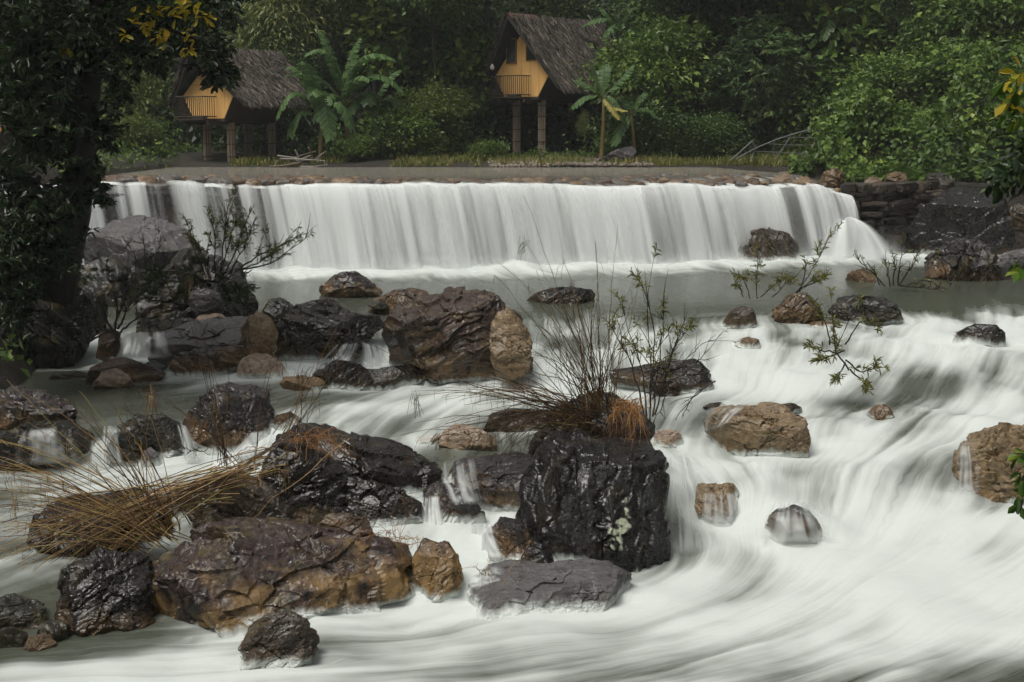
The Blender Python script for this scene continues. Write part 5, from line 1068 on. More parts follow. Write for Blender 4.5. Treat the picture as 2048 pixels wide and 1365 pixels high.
def big_tree():
    g = np.random.default_rng(12); D0 = 27.0
    base = at(118, 560, D0); t = empty('bank_tree', tuple(map(float, base))); tag(t, 'dark leaning tree with glossy leaves on the left bank', 'tree'); o_ = np.array(t.location)
    TR = [((112,600),.36),((128,520),.33),((150,430),.29),((162,330),.27),((170,230),.25),((182,130),.22),((196,30),.19),((205,-90),.15),((215,-220),.11)]
    MB().tube([at(x, y, D0) - o_ for (x, y), r_ in TR], [r_ for _, r_ in TR], 10).build('trunk', M_DBARK, t, True)
    limbs = [([(178,150),(240,95),(320,60),(400,35),(470,15)], .09, -.8), ([(185,110),(260,60),(330,10),(420,-40)], .08, .4), ([(170,220),(110,170),(50,120),(-30,90)], .09, -.5), ([(165,300),(120,280),(60,260),(-20,250)], .07, -1), ([(330,56),(390,80),(430,110),(450,150)], .04, -1.2), ([(166,280),(200,270),(235,250)], .03, -1.0),
             ([(160,340),(190,360),(215,395)], .03, -1), ([(150,430),(100,400),(50,380),(-20,380)], .05, -1), ([(300,66),(320,110),(310,150)], .03, -1.2), ([(200,0),(120,-20),(30,-10)], .08, -1), ([(400,36),(430,60),(470,90)], .03, -1), ([(320,60),(370,95),(380,130)], .03, -.6)]
    for pts, r_, dy in limbs:
        n = len(pts); MB().tube([at(x, y, D0 + dy * i / (n - 1)) - o_ for i, (x, y) in enumerate(pts)], [r_ * (1 - .75 * i / (n - 1)) for i in range(n)], 6).build('limb', M_DBARK, t, True)
    # whorls of leaves: (column, row, half width, half height, count, depth spread)
    zones = [(60,30,110,70,200,2.2),(50,130,90,70,170,2.0),(40,220,70,60,120,1.8),(150,60,90,60,130,1.8),(250,20,70,45,110,1.6),(330,20,60,38,100,1.6),(400,25,55,32,80,1.5),(455,20,35,35,50,1.2),(280,85,55,28,55,1.3),(350,90,45,25,45,1.2),(425,115,38,38,60,1.0),(455,145,25,22,26,.8),(425,165,16,12,10,.5),(310,130,30,20,26,1.0),(220,120,50,40,50,1.4),(235,180,35,35,36,1.2),
             (205,260,28,32,26,1.0),(90,300,60,45,60,1.8),(30,330,60,40,70,1.6),(60,400,70,50,110,1.4),(40,470,70,50,110,1.4),(100,450,35,50,45,1.0),(190,350,20,45,26,.8),(200,400,18,20,14,.6),(120,200,50,60,60,1.8),(0,530,50,40,50,1.2),(215,290,20,15,10,.6),(140,400,40,70,60,1.2),(120,500,45,50,60,1.0),(60,540,60,40,60,1.0),(20,585,50,35,40,.8),(30,640,40,30,26,.6),(60,-90,180,60,240,2.5),(280,-80,160,50,180,2.2)]
    C = np.concatenate([np.stack([g.normal(size=n) * .48 * rx + cx_, g.normal(size=n) * .48 * ry + cy_, D0 + g.normal(size=n) * .5 * ds - .3], 1) for cx_, cy_, rx, ry, n, ds in [(z_[0], z_[1], z_[2], z_[3], int(z_[4] * (1.35 if z_[0] < 180 else 1.0)), z_[5]) for z_ in zones]])
    P = np.array([at(*q) for q in C]); per = 8; n = len(P) * per
    a = g.random(n) * 6.283; D_ = np.stack([np.cos(a), np.sin(a), g.normal(size=n) * .35 - .25], 1) + np.repeat(g.normal(size=(len(P), 3)), per, 0) * .3
    Ln = g.uniform(.11, .23, n); V, Fq = long_leaves(np.repeat(P, per, 0) + g.normal(size=(n, 3)) * .02, D_, Ln, Ln * g.uniform(.15, .22, n), g)
    rn = np.clip(g.random(n) * .55 + .4 * np.repeat(g.random(len(P)), per), 0, 1)
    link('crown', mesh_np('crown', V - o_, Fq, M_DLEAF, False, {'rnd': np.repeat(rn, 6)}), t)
    # twigs joining the leaf whorls
    V, Fq, _ = strands(len(P), P - o_, np.array([at(175, 150, D0)]) - P + g.normal(size=P.shape) * 1.5, g.uniform(.15, .55, len(P)), np.full(len(P), .006), g)
    link('twigs', mesh_np('twigs', V, Fq, M_DBARK), t)['kind'] = 'stuff'
    Y = [(380,100),(372,102),(250,73),(300,30),(312,12),(330,60),(290,50),(318,78),(345,15),(365,5),(378,22),(405,30),(420,38),(298,60),(375,70),(135,100),(310,72),(352,30),(390,12),(265,40)]
    P = np.array([at(x + g.normal() * 4, y + g.normal() * 4, D0 - 1.7) for x, y in Y for _ in range(6)]); n = len(P)
    V, Fq = long_leaves(P, g.normal(size=(n, 3)) + np.array([0, 0, -.5]), g.uniform(.12, .22, n), g.uniform(.035, .055, n), g)
    link('yellow_leaves', mesh_np('yellow_leaves', V - o_, Fq, M_YLEAF, False, {'rnd': np.repeat(g.random(n), 6)}), t)
big_tree()
# fern fronds and shade plants on the left bank
def fern(label, px, py, D_, n, ln, seed, m=M_DLEAF):
    g = np.random.default_rng(seed); p0 = at(px, py, D_); t = empty('fern', tuple(map(float, p0))); tag(t, label, 'fern'); V = []; Fq = []; k = 0; rn = []
    for i in range(n):
        a = g.random() * 6.283; L_ = ln * g.uniform(.6, 1.1); d = np.array([math.cos(a), math.sin(a) , 0]); C = lambda u: d * L_ * u + np.array([0, 0, L_ * (.75 * u - .95 * u * u)])
        mb = MB().tube([C(u) for u in np.linspace(0, 1, 6)], [.012, .01, .008, .006, .004, .002], 4)
        fr_ = mb.build('frond', m, t); s_ = np.array([-d[1], d[0], 0]); U = np.linspace(.12, .98, 16)
        P = np.array([C(u) for u in U for _ in (0, 1)]); sg = np.tile([-1, 1], 16); w = np.repeat(np.sin(np.pi * np.clip(U, .05, .95)) ** .7, 2) * .22 * L_
        Dd = s_ * sg[:, None] + d * .5 + np.array([0, 0, -.25]); Vq, Qq = leaf_quads(P, Dd, w, np.full(32, .022), g)
        link('pinnae', mesh_np('pinnae', Vq, Qq, m, False, {'rnd': np.full(len(Vq), g.random())}), fr_)
fern('fern drooping over the dark bank boulder, nearest the trunk', 95, 505, 28.4, 12, .9, 1)
fern('fern at the left edge below the dark tree', 20, 530, 28.0, 12, 1.0, 2)
fern('small fern between bank boulders at the left', 150, 560, 29.5, 9, .6, 3)

# ------------------------------------------------------------------ leaves reaching in from the right, close to the viewer
M_NLEAF = leaf_mat('near_green_leaf', [(0, (.03, .075, .010)), (.7, (.08, .16, .018)), (1, (.22, .28, .02))], .4, .45)
def near_branch(label, pts, D_, clusters, seed, m, ylw=0):
    g = np.random.default_rng(seed); p0 = at(*pts[0], D_); t = empty('overhanging_branch', tuple(map(float, p0))); tag(t, label, 'branch'); o_ = np.array(t.location)
    MB().tube([at(x, y, D_) - o_ for x, y in pts], [.012, .009, .007, .005, .003][:len(pts)], 5).build('stem', M_DBARK, t)
    C = np.concatenate([np.stack([g.normal(size=n) * .5 * rx + x, g.normal(size=n) * .5 * ry + y, D_ + g.normal(size=n) * .2], 1) for x, y, rx, ry, n in clusters])
    P = np.array([at(*q) for q in C]); n = len(P)
    for mm, sel, nm in ((m, g.random(n) >= ylw, 'leaves'), (M_YLEAF, None, 'yellow_leaves')):
        if sel is None: sel = ~last
        last = sel
        if sel.sum() == 0: continue
        k = int(sel.sum()); Ln = g.uniform(.055, .12, k); V, Fq = long_leaves(P[sel], g.normal(size=(k, 3)) * .7 + np.array([-.4, 0, -.6]), Ln, Ln * .24, g)
        link(nm, mesh_np(nm, V - o_, Fq, mm, False, {'rnd': np.repeat(g.random(k), 6)}), t)
near_branch('green and yellow leaves hanging in at the upper right edge', [(2110,120),(2060,150),(2030,190),(2015,225)], 8.5, [(2040,165,22,30,26),(2025,205,20,25,22),(2040,230,15,20,16),(2030,150,18,14,10)], 5, M_NLEAF, .35)
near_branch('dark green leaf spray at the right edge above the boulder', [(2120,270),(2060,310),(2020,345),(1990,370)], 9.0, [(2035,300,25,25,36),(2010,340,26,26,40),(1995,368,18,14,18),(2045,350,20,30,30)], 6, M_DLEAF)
near_branch('single green twig at the right edge in front of the tan boulder', [(2110,860),(2070,900),(2046,960),(2044,1010),(2036,1030)], 8.0, [(2044,905,8,16,9),(2043,1000,8,18,9),(2040,950,6,18,5)], 8, M_NLEAF)
near_branch('little leaf sprig over the huge dark boulder at the right', [(2100,480),(2065,500),(2048,530),(2038,548)], 8.5, [(2045,535,10,14,10)], 9, M_NLEAF)

# ------------------------------------------------------------------ dry straw clumps
def tubes(paths, rad, n=3):
    """paths (N,K,3), rad (N,K) -> verts, quads"""
    N_, K_, _ = paths.shape; T = np.gradient(paths, axis=1); T /= np.linalg.norm(T, axis=2)[..., None] + 1e-9
    A = np.cross(T, np.array([.31, .2, .93])); A /= np.linalg.norm(A, axis=2)[..., None] + 1e-9; Bn = np.cross(T, A)
    V = np.stack([paths + (A * math.cos(2 * math.pi * k / n) + Bn * math.sin(2 * math.pi * k / n)) * rad[..., None] for k in range(n)], 2)
    i = np.arange(N_)[:, None, None] * K_ * n + np.arange(K_ - 1)[None, :, None] * n; k = np.arange(n)[None, None, :]; k2 = (k + 1) % n
    return V.reshape(-1, 3), np.stack(np.broadcast_arrays(i + k, i + k2, i + n + k2, i + n + k), -1).reshape(-1, 4)
M_STALK = leaf_mat('dry_stalk', [(0, (.05, .025, .012)), (.4, (.22, .12, .045)), (.8, (.48, .32, .13)), (1, (.36, .32, .08))], .5, .15)
M_STALKD = leaf_mat('dark_stalk', [(0, (.03, .018, .010)), (.6, (.10, .055, .022)), (1, (.20, .13, .045))], .55, .1)
M_ORSTALK = leaf_mat('orange_stalk', [(0, (.30, .13, .04)), (1, (.50, .28, .11))], .5, .2)
def bez(p, c, q, K=14):
    u = np.linspace(0, 1, K)[:, None]; return (1 - u) ** 2 * p + 2 * u * (1 - u) * c + u * u * q
def straw(label, root, D_, stems, fans, seed, m=M_STALK, plumes=(), name='straw_clump', cat='dry grass', r0=.009):
    """stems: (root, control, tip) pixels; fans: random fill (root x,y,spread, tip region x0,x1,y0,y1, sag, count)"""
    g = np.random.default_rng(seed); t = empty(name, tuple(map(float, at(*root, D_)))); tag(t, label, cat); o_ = np.array(t.location); P = []
    for (a, c, b_) in stems:
        d = g.uniform(-.5, .3); P.append(bez(at(*a, D_), at(*c, D_ + d * .6), at(*b_, D_ + d)))
    for (x, y, sp, x0, x1, y0, y1, sag, n) in fans:
        for _ in range(n):
            a = (x + g.normal() * sp, y + g.normal() * sp * .5); b_ = (g.uniform(x0, x1), g.uniform(y0, y1)); d = g.uniform(-.9, .7)
            c = (a[0] * .45 + b_[0] * .55, min(a[1], b_[1]) * .55 + .45 * (a[1] + b_[1]) / 2 - sag * g.uniform(.4, 1.3))
            P.append(bez(at(*a, D_ + g.normal() * .12), at(*c, D_ + d * .6), at(*b_, D_ + d)))
    P = np.array(P) - o_; n = len(P); ln = np.linalg.norm(P[:, -1] - P[:, 0], axis=1)
    P += np.cumsum(g.normal(size=P.shape) * .012, axis=1) + (g.normal(size=(n, 1, 3)) * .05 * np.linspace(0, 1, P.shape[1])[None, :, None])
    rad = r0 * g.uniform(.6, 1.1, n)[:, None] * np.linspace(1, .35, P.shape[1])[None]
    V, Fq = tubes(P, rad); o = link('stalks', mesh_np('stalks', V, Fq, m, True, {'rnd': np.repeat(g.random(n), P.shape[1] * 3)}), t); o['kind'] = 'stuff'
    # thin blades hanging from the stalks
    k = g.integers(0, n, n * 2); j = g.integers(4, P.shape[1], n * 2); p0 = P[k, j]; nn = len(k); L_ = g.uniform(.10, .35, nn); d0 = g.normal(size=(nn, 3)) * .5
    path = np.stack([p0, p0 + d0 * .12 + np.array([0, 0, -.02]), p0 + d0 * .22 * L_[:, None] / .3 - np.array([0, 0, 1]) * L_[:, None]], 1)
    V, Fq = tubes(path, np.tile([.003, .0035, .001], (nn, 1))); o = link('blades', mesh_np('blades', V, Fq, m, True, {'rnd': np.repeat(g.random(nn), 9)}), t); o['kind'] = 'stuff'
    if plumes:
        Q = []
        for (x, y, dx, n2) in plumes:
            for _ in range(n2):
                s_ = at(x + g.normal() * 5, y + g.normal() * 7, D_) - o_; e_ = at(x + dx + g.normal() * 9, y + g.uniform(12, 45), D_ + g.normal() * .1) - o_; Q.append(bez(s_, (s_ + e_) / 2 + np.array([dx * .002, 0, .08]), e_, 5))
        Q = np.array(Q); V, Fq = tubes(Q, np.full(Q.shape[:2], .0032)); o = link('seed_plumes', mesh_np('seed_plumes', V, Fq, m, True, {'rnd': np.repeat(g.random(len(Q)), 15)}), t); o['kind'] = 'stuff'
    return t
straw('tall reed clump sprouting above the black blocky boulder', (1190,835), 21.2,
      [((1200,820),(1130,640),(1045,400)),((1195,820),(1160,640),(1055,470)),((1205,815),(1190,650),(1180,480)),((1215,812),(1200,640),(1232,440)),((1190,815),(1120,640),(978,535)),((1180,815),(1070,660),(985,545)),
       ((1160,830),(960,790),(680,655)),((1170,830),(1000,740),(870,660)),((1150,835),(960,760),(820,790)),((1140,840),(1000,770),(830,800)),((1130,850),(960,820),(830,840)),((1130,855),(1000,830),(790,880)),((1120,860),(1000,850),(860,865)),
       ((1210,820),(1225,700),(1270,540)),((1215,820),(1250,700),(1275,560)),((1200,815),(1150,700),(1110,590)),((1230,830),(1290,760),(1340,720)),((1195,815),(1130,700),(1080,560)),((1205,815),(1170,620),(1130,520)),((1205,815),(1195,600),(1200,520))],
      [(1195,825,18,1060,1290,560,720,10,46),(1160,838,25,860,1010,720,900,45,40),(1190,835,25,960,1120,640,800,10,26),(1170,845,35,950,1080,860,950,55,34),(1190,850,30,1060,1180,900,960,30,16)], 1, M_STALKD, [(830,795,0,16),(1050,480,-4,10),(880,870,-10,10)])
straw('bright orange straw tuft right of the reed clump', (1250,860), 20.9, [], [(1255,815,20,1200,1300,840,890,35,36),(1260,830,15,1240,1300,780,830,10,14)], 2, M_ORSTALK, name='straw_tuft', r0=.008)
straw('long straw bundle swept flat over the left foreground', (500,935), 18.9,
      [((590,868),(400,990),(0,1160)),((560,885),(380,1000),(-20,1240)),((500,935),(330,1050),(-20,1200)),((520,920),(380,960),(0,1110)),((470,960),(300,1070),(10,1235)),((505,925),(350,1040),(60,1230)),((540,900),(350,1010),(-30,1180)),((700,880),(560,985),(470,1060))],
      [(490,945,30,-60,60,1080,1260,-10,34),(490,935,40,-20,200,1130,1255,-20,22),(430,985,40,-40,100,1020,1150,15,16),(540,905,30,420,600,930,1000,10,14)], 3, M_STALK, r0=.010)
straw('upright straw clump leaning left at the left edge', (320,1070), 18.7,
      [((330,1075),(180,960),(0,870)),((320,1070),(150,980),(-20,905)),((335,1070),(250,900),(150,800)),((345,1060),(290,930),(245,755)),((300,1070),(140,1000),(-20,960)),((320,1065),(230,960),(60,850)),((250,1010),(160,900),(20,755)),((360,1060),(320,940),(240,790)),((380,1050),(330,960),(260,850))],
      [(320,1075,30,-40,40,870,1010,20,38),(300,1085,30,-40,60,1000,1110,30,18),(330,1065,25,60,300,780,900,10,18)], 4, M_STALK, [(300,790,12,16),(30,1000,-8,14)], r0=.010)
straw('thin dark reeds standing left of the black slab', (445,930), 20.4,
      [((445,935),(430,780),(375,520)),((450,930),(440,760),(385,640)),((455,930),(425,800),(360,560)),((510,930),(530,800),(575,690)),((512,930),(520,760),(590,560)),((470,930),(400,840),(290,760)),((480,930),(400,850),(250,770)),((560,880),(600,800),(680,640)),((590,860),(650,790),(690,660)),((560,885),(590,780),(640,760))],
      [(450,930,14,380,470,700,860,6,10),(580,870,18,600,700,700,840,6,10)], 5, M_STALKD, [(385,560,-6,12),(300,780,-8,12),(660,690,14,12),(560,720,8,8)], r0=.008)
straw('brown grass tuft draped on top of the black slab', (600,875), 20.7, [], [(600,880,20,560,720,890,930,22,30),(640,890,25,600,700,850,880,14,14)], 6, M_ORSTALK, name='straw_tuft', r0=.007)
straw('thin yellow stalks beside the ochre block', (760,1085), 18.4, [((790,1075),(760,1050),(700,1020)),((800,1080),(830,1040),(840,990)),((800,1085),(770,1040),(800,970)),((780,1080),(720,1050),(730,1040)),((800,1090),(860,1090),(870,1100))], [(780,1080,15,690,860,1040,1100,16,12)], 7, M_ORSTALK, name='straw_tuft', r0=.007)
straw('three thin stalks on the flat grey slab', (965,1150), 17.6, [((975,1150),(965,1135),(960,1115)),((980,1152),(972,1130),(966,1112)),((968,1150),(962,1140),(956,1125)),((1005,1170),(1020,1140),(1040,1110))], [], 8, M_ORSTALK, name='straw_tuft', r0=.006)
straw('short grass blades beside the mossy tan stone', (600,760), 27.0, [((598,770),(596,740),(600,715)),((604,770),(610,745),(625,730))], [(602,768,5,580,630,735,760,4,8)], 9, M_STALKD, name='straw_tuft', r0=.008)

# ------------------------------------------------------------------ wiry river shrubs
M_TWIG = simple_mat('dark_twig', (.018, .013, .010), (.045, .033, .024), 9, .7, .2)
M_SLEAF = leaf_mat('narrow_shrub_leaf', [(0, (.11, .12, .025)), (.6, (.22, .22, .05)), (1, (.36, .34, .09))], .5, .35)
M_SLEAFD = leaf_mat('dark_shrub_leaf', [(0, (.05, .065, .018)), (.6, (.11, .13, .035)), (1, (.22, .24, .06))], .5, .3)
def shrub(label, root, D_, branches, seed, sub=5, leaf=.17, m=M_SLEAF, leafy=1.0, r0=.018, sublen=.5, whorl=9):
    whorl = int(whorl * 1.3)
    g = np.random.default_rng(seed); t = empty('shrub', tuple(map(float, at(*root, D_)))); tag(t, label, 'shrub'); o_ = np.array(t.location); Ps = []; Rd = []; tips = []
    for br in branches:
        pts = [at(x, y, D_ + (g.uniform(-.5, .5) * i / max(1, len(br) - 1))) - o_ for i, (x, y) in enumerate(br)]
        pts = np.array(pts); seg = np.linspace(0, len(pts) - 1, 10); ii = np.clip(seg.astype(int), 0, len(pts) - 2); fr_ = (seg - ii)[:, None]
        path = pts[ii] * (1 - fr_) + pts[ii + 1] * fr_ + g.normal(size=(10, 3)) * .012
        L_ = np.linalg.norm(np.diff(pts, axis=0), axis=1).sum(); Ps.append(path); Rd.append(r0 * np.linspace(1, .3, 10)); tips.append((path[-1], path[-1] - path[-3]))
        for _ in range(int(sub * 1.6)):
            k = g.integers(3, 9); d = path[k] - path[k - 1]; d /= np.linalg.norm(d) + 1e-9; d = d * .7 + g.normal(size=3) * .5 + np.array([0, 0, .3]); e = path[k] + d * sublen * L_ * g.uniform(.3, .7)
            Ps.append(bez(path[k], (path[k] + e) / 2 + g.normal(size=3) * .03, e, 10)); Rd.append(r0 * .5 * np.linspace(1, .3, 10)); tips.append((e, d))
    V, Fq = tubes(np.array(Ps), np.array(Rd), 4); link('branches', mesh_np('branches', V, Fq, M_TWIG, True), t)['kind'] = 'stuff'
    tips = [q for q in tips if g.random() < leafy]
    if tips:
        P = []; D2 = []
        for (e, d) in tips:
            d = d / (np.linalg.norm(d) + 1e-9); s_ = g.uniform(.0, .22, whorl); P.append(e - d * s_[:, None]); D2.append(d * .55 + g.normal(size=(whorl, 3)) * .6 + np.array([0, 0, .05]))
        P = np.concatenate(P); D2 = np.concatenate(D2); n = len(P); Ln = leaf * .72 * g.uniform(.5, 1.1, n); V, Fq = long_leaves(P, D2, Ln, Ln * .05, g)
        o = link('leaves', mesh_np('leaves', V, Fq, m, False, {'rnd': np.repeat(g.random(n), 6)}), t); o['kind'] = 'stuff'
    return t
shrub('leafy shrub growing on the end of the black layered rock', (1290,830), 24.5, [[(1295,840),(1285,740),(1240,600)],[(1300,840),(1300,720),(1290,560)],[(1305,835),(1320,700),(1330,590)],[(1310,830),(1340,720),(1375,620)],[(1290,830),(1260,720),(1215,640)],[(1305,800),(1350,690),(1385,650)],[(1300,820),(1310,650),(1275,545)]], 1, 5, .20, leafy=.62, sublen=.3, whorl=10)
shrub('bare twiggy shrub leaning right over the black rock', (1330,760), 25.6, [[(1320,770),(1370,720),(1430,670)],[(1325,765),(1350,700),(1360,655)],[(1330,770),(1390,735),(1445,660)],[(1300,780),(1310,720),(1330,660)]], 2, 6, .1, leafy=.2, r0=.012)
shrub('dead dark stems dangling below the black rock', (1330,830), 23.5, [[(1340,760),(1325,810),(1305,850)],[(1430,760),(1390,790),(1350,838)],[(1420,765),(1380,800),(1365,835)]], 3, 3, .1, leafy=0, r0=.014)
shrub('green shrub trailing in the right rapids', (1690,735), 26.2, [[(1700,740),(1670,705),(1690,660),(1720,600)],[(1670,705),(1640,700),(1612,690)],[(1690,690),(1720,640),(1765,655)],[(1672,700),(1665,650),(1660,580)],[(1660,690),(1650,640),(1620,600)],[(1690,720),(1720,745),(1770,735)],[(1690,725),(1680,750),(1665,765)],[(1690,700),(1655,715),(1625,725)],[(1700,740),(1725,765),(1735,770)]], 4, 3, .22, M_SLEAF, .8, .018, .26, 11)
shrub('sparse shrub standing in the pool, left of the brown round rock', (1510,590), 35, [[(1500,598),(1490,560),(1470,545)],[(1515,598),(1512,550),(1520,520)],[(1520,595),(1550,570),(1580,550)],[(1545,595),(1570,570),(1590,555)],[(1485,595),(1480,575),(1468,570)]], 5, 6, .22, M_SLEAF, .7, .016, .4, 8)
shrub('leaning shrub growing behind the brown round rock', (1590,592), 33.6, [[(1588,592),(1620,550),(1645,500),(1658,472)],[(1590,590),(1625,560),(1655,545)],[(1600,585),(1610,545),(1615,520)],[(1610,575),(1640,560),(1660,548)]], 6, 5, .24, M_SLEAF, .5, .018, .25, 9)
shrub('dark bare shrub standing in the pool by the purple boulder', (1790,570), 38, [[(1770,572),(1740,540),(1712,515)],[(1780,572),(1775,540),(1765,510)],[(1795,572),(1800,530),(1808,470)],[(1800,570),(1825,530),(1840,500)],[(1810,572),(1850,560),(1895,580)],[(1760,572),(1750,545),(1735,525)],[(1785,572),(1790,530),(1785,500)],[(1800,572),(1840,575),(1890,582)]], 7, 7, .18, M_SLEAF, .35, .026, .3, 6)
shrub('small bare shrub at the right of the purple boulder', (1900,570), 38.5, [[(1900,572),(1890,540),(1880,520)],[(1900,570),(1915,550),(1925,525)],[(1985,560),(1980,530),(1975,510)],[(1960,565),(1975,545),(1995,530)]], 8, 5, .18, M_SLEAF, .4, .018, .3, 6)
shrub('wiry dark shrub on the root covered mound, before the fall', (440,540), 31.2, [[(430,560),(430,470),(415,420)],[(440,560),(450,460),(455,405)],[(450,550),(480,480),(500,420)],[(460,550),(490,490),(510,440)],[(420,560),(400,500),(380,470)],[(470,540),(540,530),(580,500),(625,465)],[(480,535),(530,505),(600,470)],[(440,555),(460,480),(475,430)],[(470,545),(520,525),(560,490)],[(410,550),(390,500),(370,440)]], 9, 9, .20, M_SLEAFD, .55, .02, .3, 10)
shrub('tangled bare twigs on the left bank behind the mound', (280,560), 33, [[(290,570),(270,510),(250,480)],[(300,570),(310,510),(330,470)],[(285,570),(250,530),(230,500)],[(295,575),(290,520),(285,470)]], 10, 7, .14, M_SLEAFD, .15, .014, .4, 5)
shrub('uprooted dark branches over the left cascade', (230,660), 29.3, [[(225,665),(205,620),(190,590)],[(230,660),(235,610),(225,570)],[(235,660),(260,610),(290,585)],[(225,660),(185,680),(160,690)],[(240,665),(270,640),(300,625)],[(225,665),(180,650),(150,700)],[(230,650),(250,600),(255,570)]], 11, 8, .14, M_SLEAFD, .15, .026, .4, 5)
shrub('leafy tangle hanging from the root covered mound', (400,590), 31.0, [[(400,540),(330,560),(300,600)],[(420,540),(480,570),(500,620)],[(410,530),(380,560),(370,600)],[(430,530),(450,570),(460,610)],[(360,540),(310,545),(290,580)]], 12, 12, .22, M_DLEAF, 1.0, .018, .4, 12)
shrub('dry dark stems over the knobbly rock at the left', (330,880), 22.6, [[(370,900),(330,860),(230,810)],[(365,905),(300,870),(250,850)],[(375,905),(390,900),(420,910)]], 13, 6, .1, M_SLEAFD, .3, .012, .3, 4)

# ------------------------------------------------------------------ little falls and veils draped over the stones
_bv = []; _bf = []; _k = 0
for (o, c, a, t) in ROCKS:
    me = o.data; n = len(me.vertices)
    if n < 5000: continue
    co_ = np.empty(n * 3, np.float32); me.vertices.foreach_get('co', co_); ii = np.empty(len(me.loops), np.int32); me.loops.foreach_get('vertex_index', ii)
    _bv.append(co_.reshape(-1, 3) + np.array(o.location, np.float32)); _bf.append(ii.reshape(-1, 3) + _k); _k += n
BVH = BVHTree.FromPolygons(np.concatenate(_bv).tolist(), np.concatenate(_bf).tolist())
def drape(label, Lp, Rp, D_, am=.8, gap=.45, seed=0, cols=40, rows=26, freq=9, bulge=.06, soft=.18):
    """sheet between a left and a right edge (photo pixels, top to bottom), lying on whatever stone is there"""
    Lp, Rp = np.array(Lp, float), np.array(Rp, float); V = []; A_ = []; g = np.random.default_rng(seed)
    f = lambda P, v: np.array([np.interp(v, np.linspace(0, 1, len(P)), P[:, k]) for k in (0, 1)])
    dep = np.full((rows, cols), np.nan)
    for i in range(rows):
        l_, r_ = f(Lp, i / (rows - 1)), f(Rp, i / (rows - 1))
        for j in range(cols):
            q = l_ + (r_ - l_) * j / (cols - 1); rd = ray(*q); h = BVH.ray_cast(Vector(CAMP), Vector(rd).normalized())
            dep[i, j] = h[0][1] if h[0] is not None and abs(h[0][1] - D_) < 1.3 else D_
    dep = np.minimum(dep, D_ + .5)
    for _ in range(6):
        p = np.pad(dep, 1, mode='edge'); dep = np.minimum(dep, (p[:-2, 1:-1] + p[2:, 1:-1] + p[1:-1, :-2] + p[1:-1, 2:] + dep) / 5)
    for i in range(rows):
        l_, r_ = f(Lp, i / (rows - 1)), f(Rp, i / (rows - 1))
        for j in range(cols):
            q = l_ + (r_ - l_) * j / (cols - 1); V.append(at(q[0], q[1], dep[i, j] - .04 - bulge * math.sin(math.pi * j / (cols - 1))))
    u, v = np.meshgrid(np.linspace(0, 1, cols), np.linspace(0, 1, rows))
    n = vnoise2(u * freq, v * .8, seed) * .6 + vnoise2(u * freq * 2.7, v * 1.3, seed + 1) * .4
    al = am * sstep(gap - .2, gap + .3, n + .25 * sstep(.7, 1, v)) * sstep(0, soft, u) * sstep(1, 1 - soft, u) * sstep(0, .15, v + .03) * sstep(1.02, .88, v)
    V = np.array(V); o_ = V.mean(0); o = link('cascade', mesh_np('cascade', V - o_, grid_faces(rows, cols), M_FALL, True, {'foam': np.clip(.8 + .4 * (n - .5), 0, 1).ravel(), 'alpha': np.clip(al, 0, 1).ravel()})); o.location = o_
    tag(o, label, 'cascade')
drape('bright little waterfall left of the veined dark rock', [(938,1048),(940,1070),(930,1118)], [(985,1045),(990,1070),(1012,1122)], 19.4, 1.0, .2, 1)
drape('thin fall dropping from the washed slab beside the black slab', [(845,995),(842,1020),(838,1068)], [(880,990),(884,1020),(892,1070)], 20.6, .9, .35, 2)
drape('pale water fanning over the flat washed slab', [(880,925),(880,960),(900,1010)], [(960,912),(970,950),(985,1010)], 20.8, .6, .5, 3)
drape('veil of water over the wet rock at the left edge', [(40,862),(30,895),(20,932)], [(165,846),(180,885),(202,932)], 23.2, .6, .48, 4, 60, freq=6)
drape('narrow white fall left of the knobbly dark rock', [(205,852),(203,890),(195,932)], [(236,852),(240,890),(250,932)], 23.1, .95, .3, 5)
drape('narrow fall between knobbly rock and purple boulder', [(352,848),(360,880),(365,922)], [(378,850),(392,885),(402,922)], 23.0, .9, .35, 6)
drape('cascade pouring behind the glossy black rock', [(672,688),(650,710),(622,742)], [(720,684),(715,705),(700,738)], 28.9, .9, .35, 7)
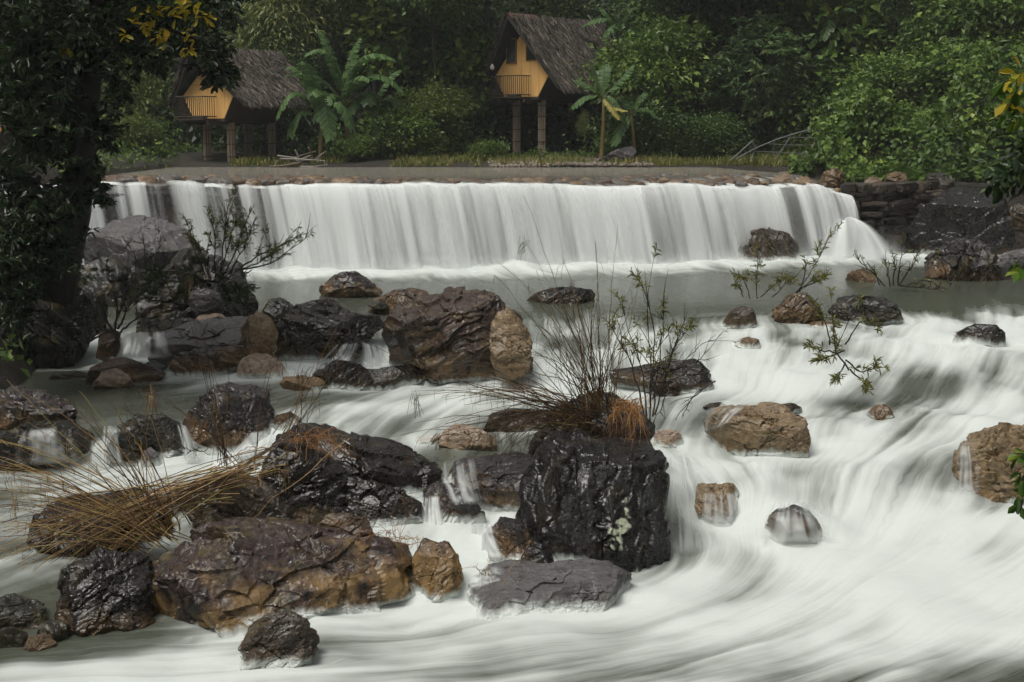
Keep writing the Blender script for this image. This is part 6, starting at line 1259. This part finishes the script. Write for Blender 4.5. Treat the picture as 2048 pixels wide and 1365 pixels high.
drape('cascade squeezing left of the big reddish boulder', [(722,684),(725,705),(722,735)], [(764,690),(772,712),(785,735)], 28.8, .9, .35, 8)
drape('smooth run of water right of the purple brown boulder', [(495,865),(480,885),(450,912)], [(560,858),(550,885),(540,915)], 22.9, .8, .4, 9)
drape('white veil falling over the grey dome', [(1535,1005),(1515,1040),(1495,1090)], [(1640,1005),(1665,1040),(1695,1088)], 20.0, .85, .40, 10, 70, 30, 10, .06, .4)
drape('thin water threads on the brown block in the chute', [(1405,985),(1402,1015),(1398,1050)], [(1474,985),(1482,1015),(1488,1050)], 20.8, .7, .42, 11, freq=5)
drape('left cascade tumbling below the uprooted branches', [(238,665),(225,690),(205,722)], [(335,662),(345,690),(350,718)], 29.6, .9, .38, 12, 60)
drape('water spilling over the left shoulder of the tan boulder', [(1905,900),(1895,940),(1880,992)], [(1945,868),(1958,920),(1965,992)], 21.7, .5, .5, 13, freq=5)
drape('water sliding over the back of the golden boulder', [(1405,815),(1402,835),(1405,870)], [(1510,808),(1480,825),(1450,850)], 23.6, .6, .45, 14)
drape('thin trickle down the stone wall', [(1756,372),(1756,420),(1754,478)], [(1764,372),(1766,420),(1768,478)], 48.4, .35, .4, 15, 8, 20, 3, .02)
drape('curling chute along the right side of the tall black boulder', [(1334,915),(1336,1000),(1334,1120)], [(1378,905),(1405,985),(1425,1110)], 19.7, .55, .5, 16, 40, 36, 7, .12)

# ------------------------------------------------------------------ misty air
m = bpy.data.materials.new('misty_air'); m.use_nodes = True; nt = m.node_tree; nt.nodes.clear()
pv = nt.nodes.new('ShaderNodeVolumePrincipled'); pv.inputs['Color'].default_value = (.86, .90, .88, 1); pv.inputs['Density'].default_value = .00055; pv.inputs['Anisotropy'].default_value = .0
mo = nt.nodes.new('ShaderNodeOutputMaterial'); nt.links.new(pv.outputs[0], mo.inputs['Volume'])
hz = MB().box(-95, 95, -95, 175, -4, 70).build('haze', m); tag(hz, 'thin pale mist hanging in the valley', 'haze', kind='stuff')
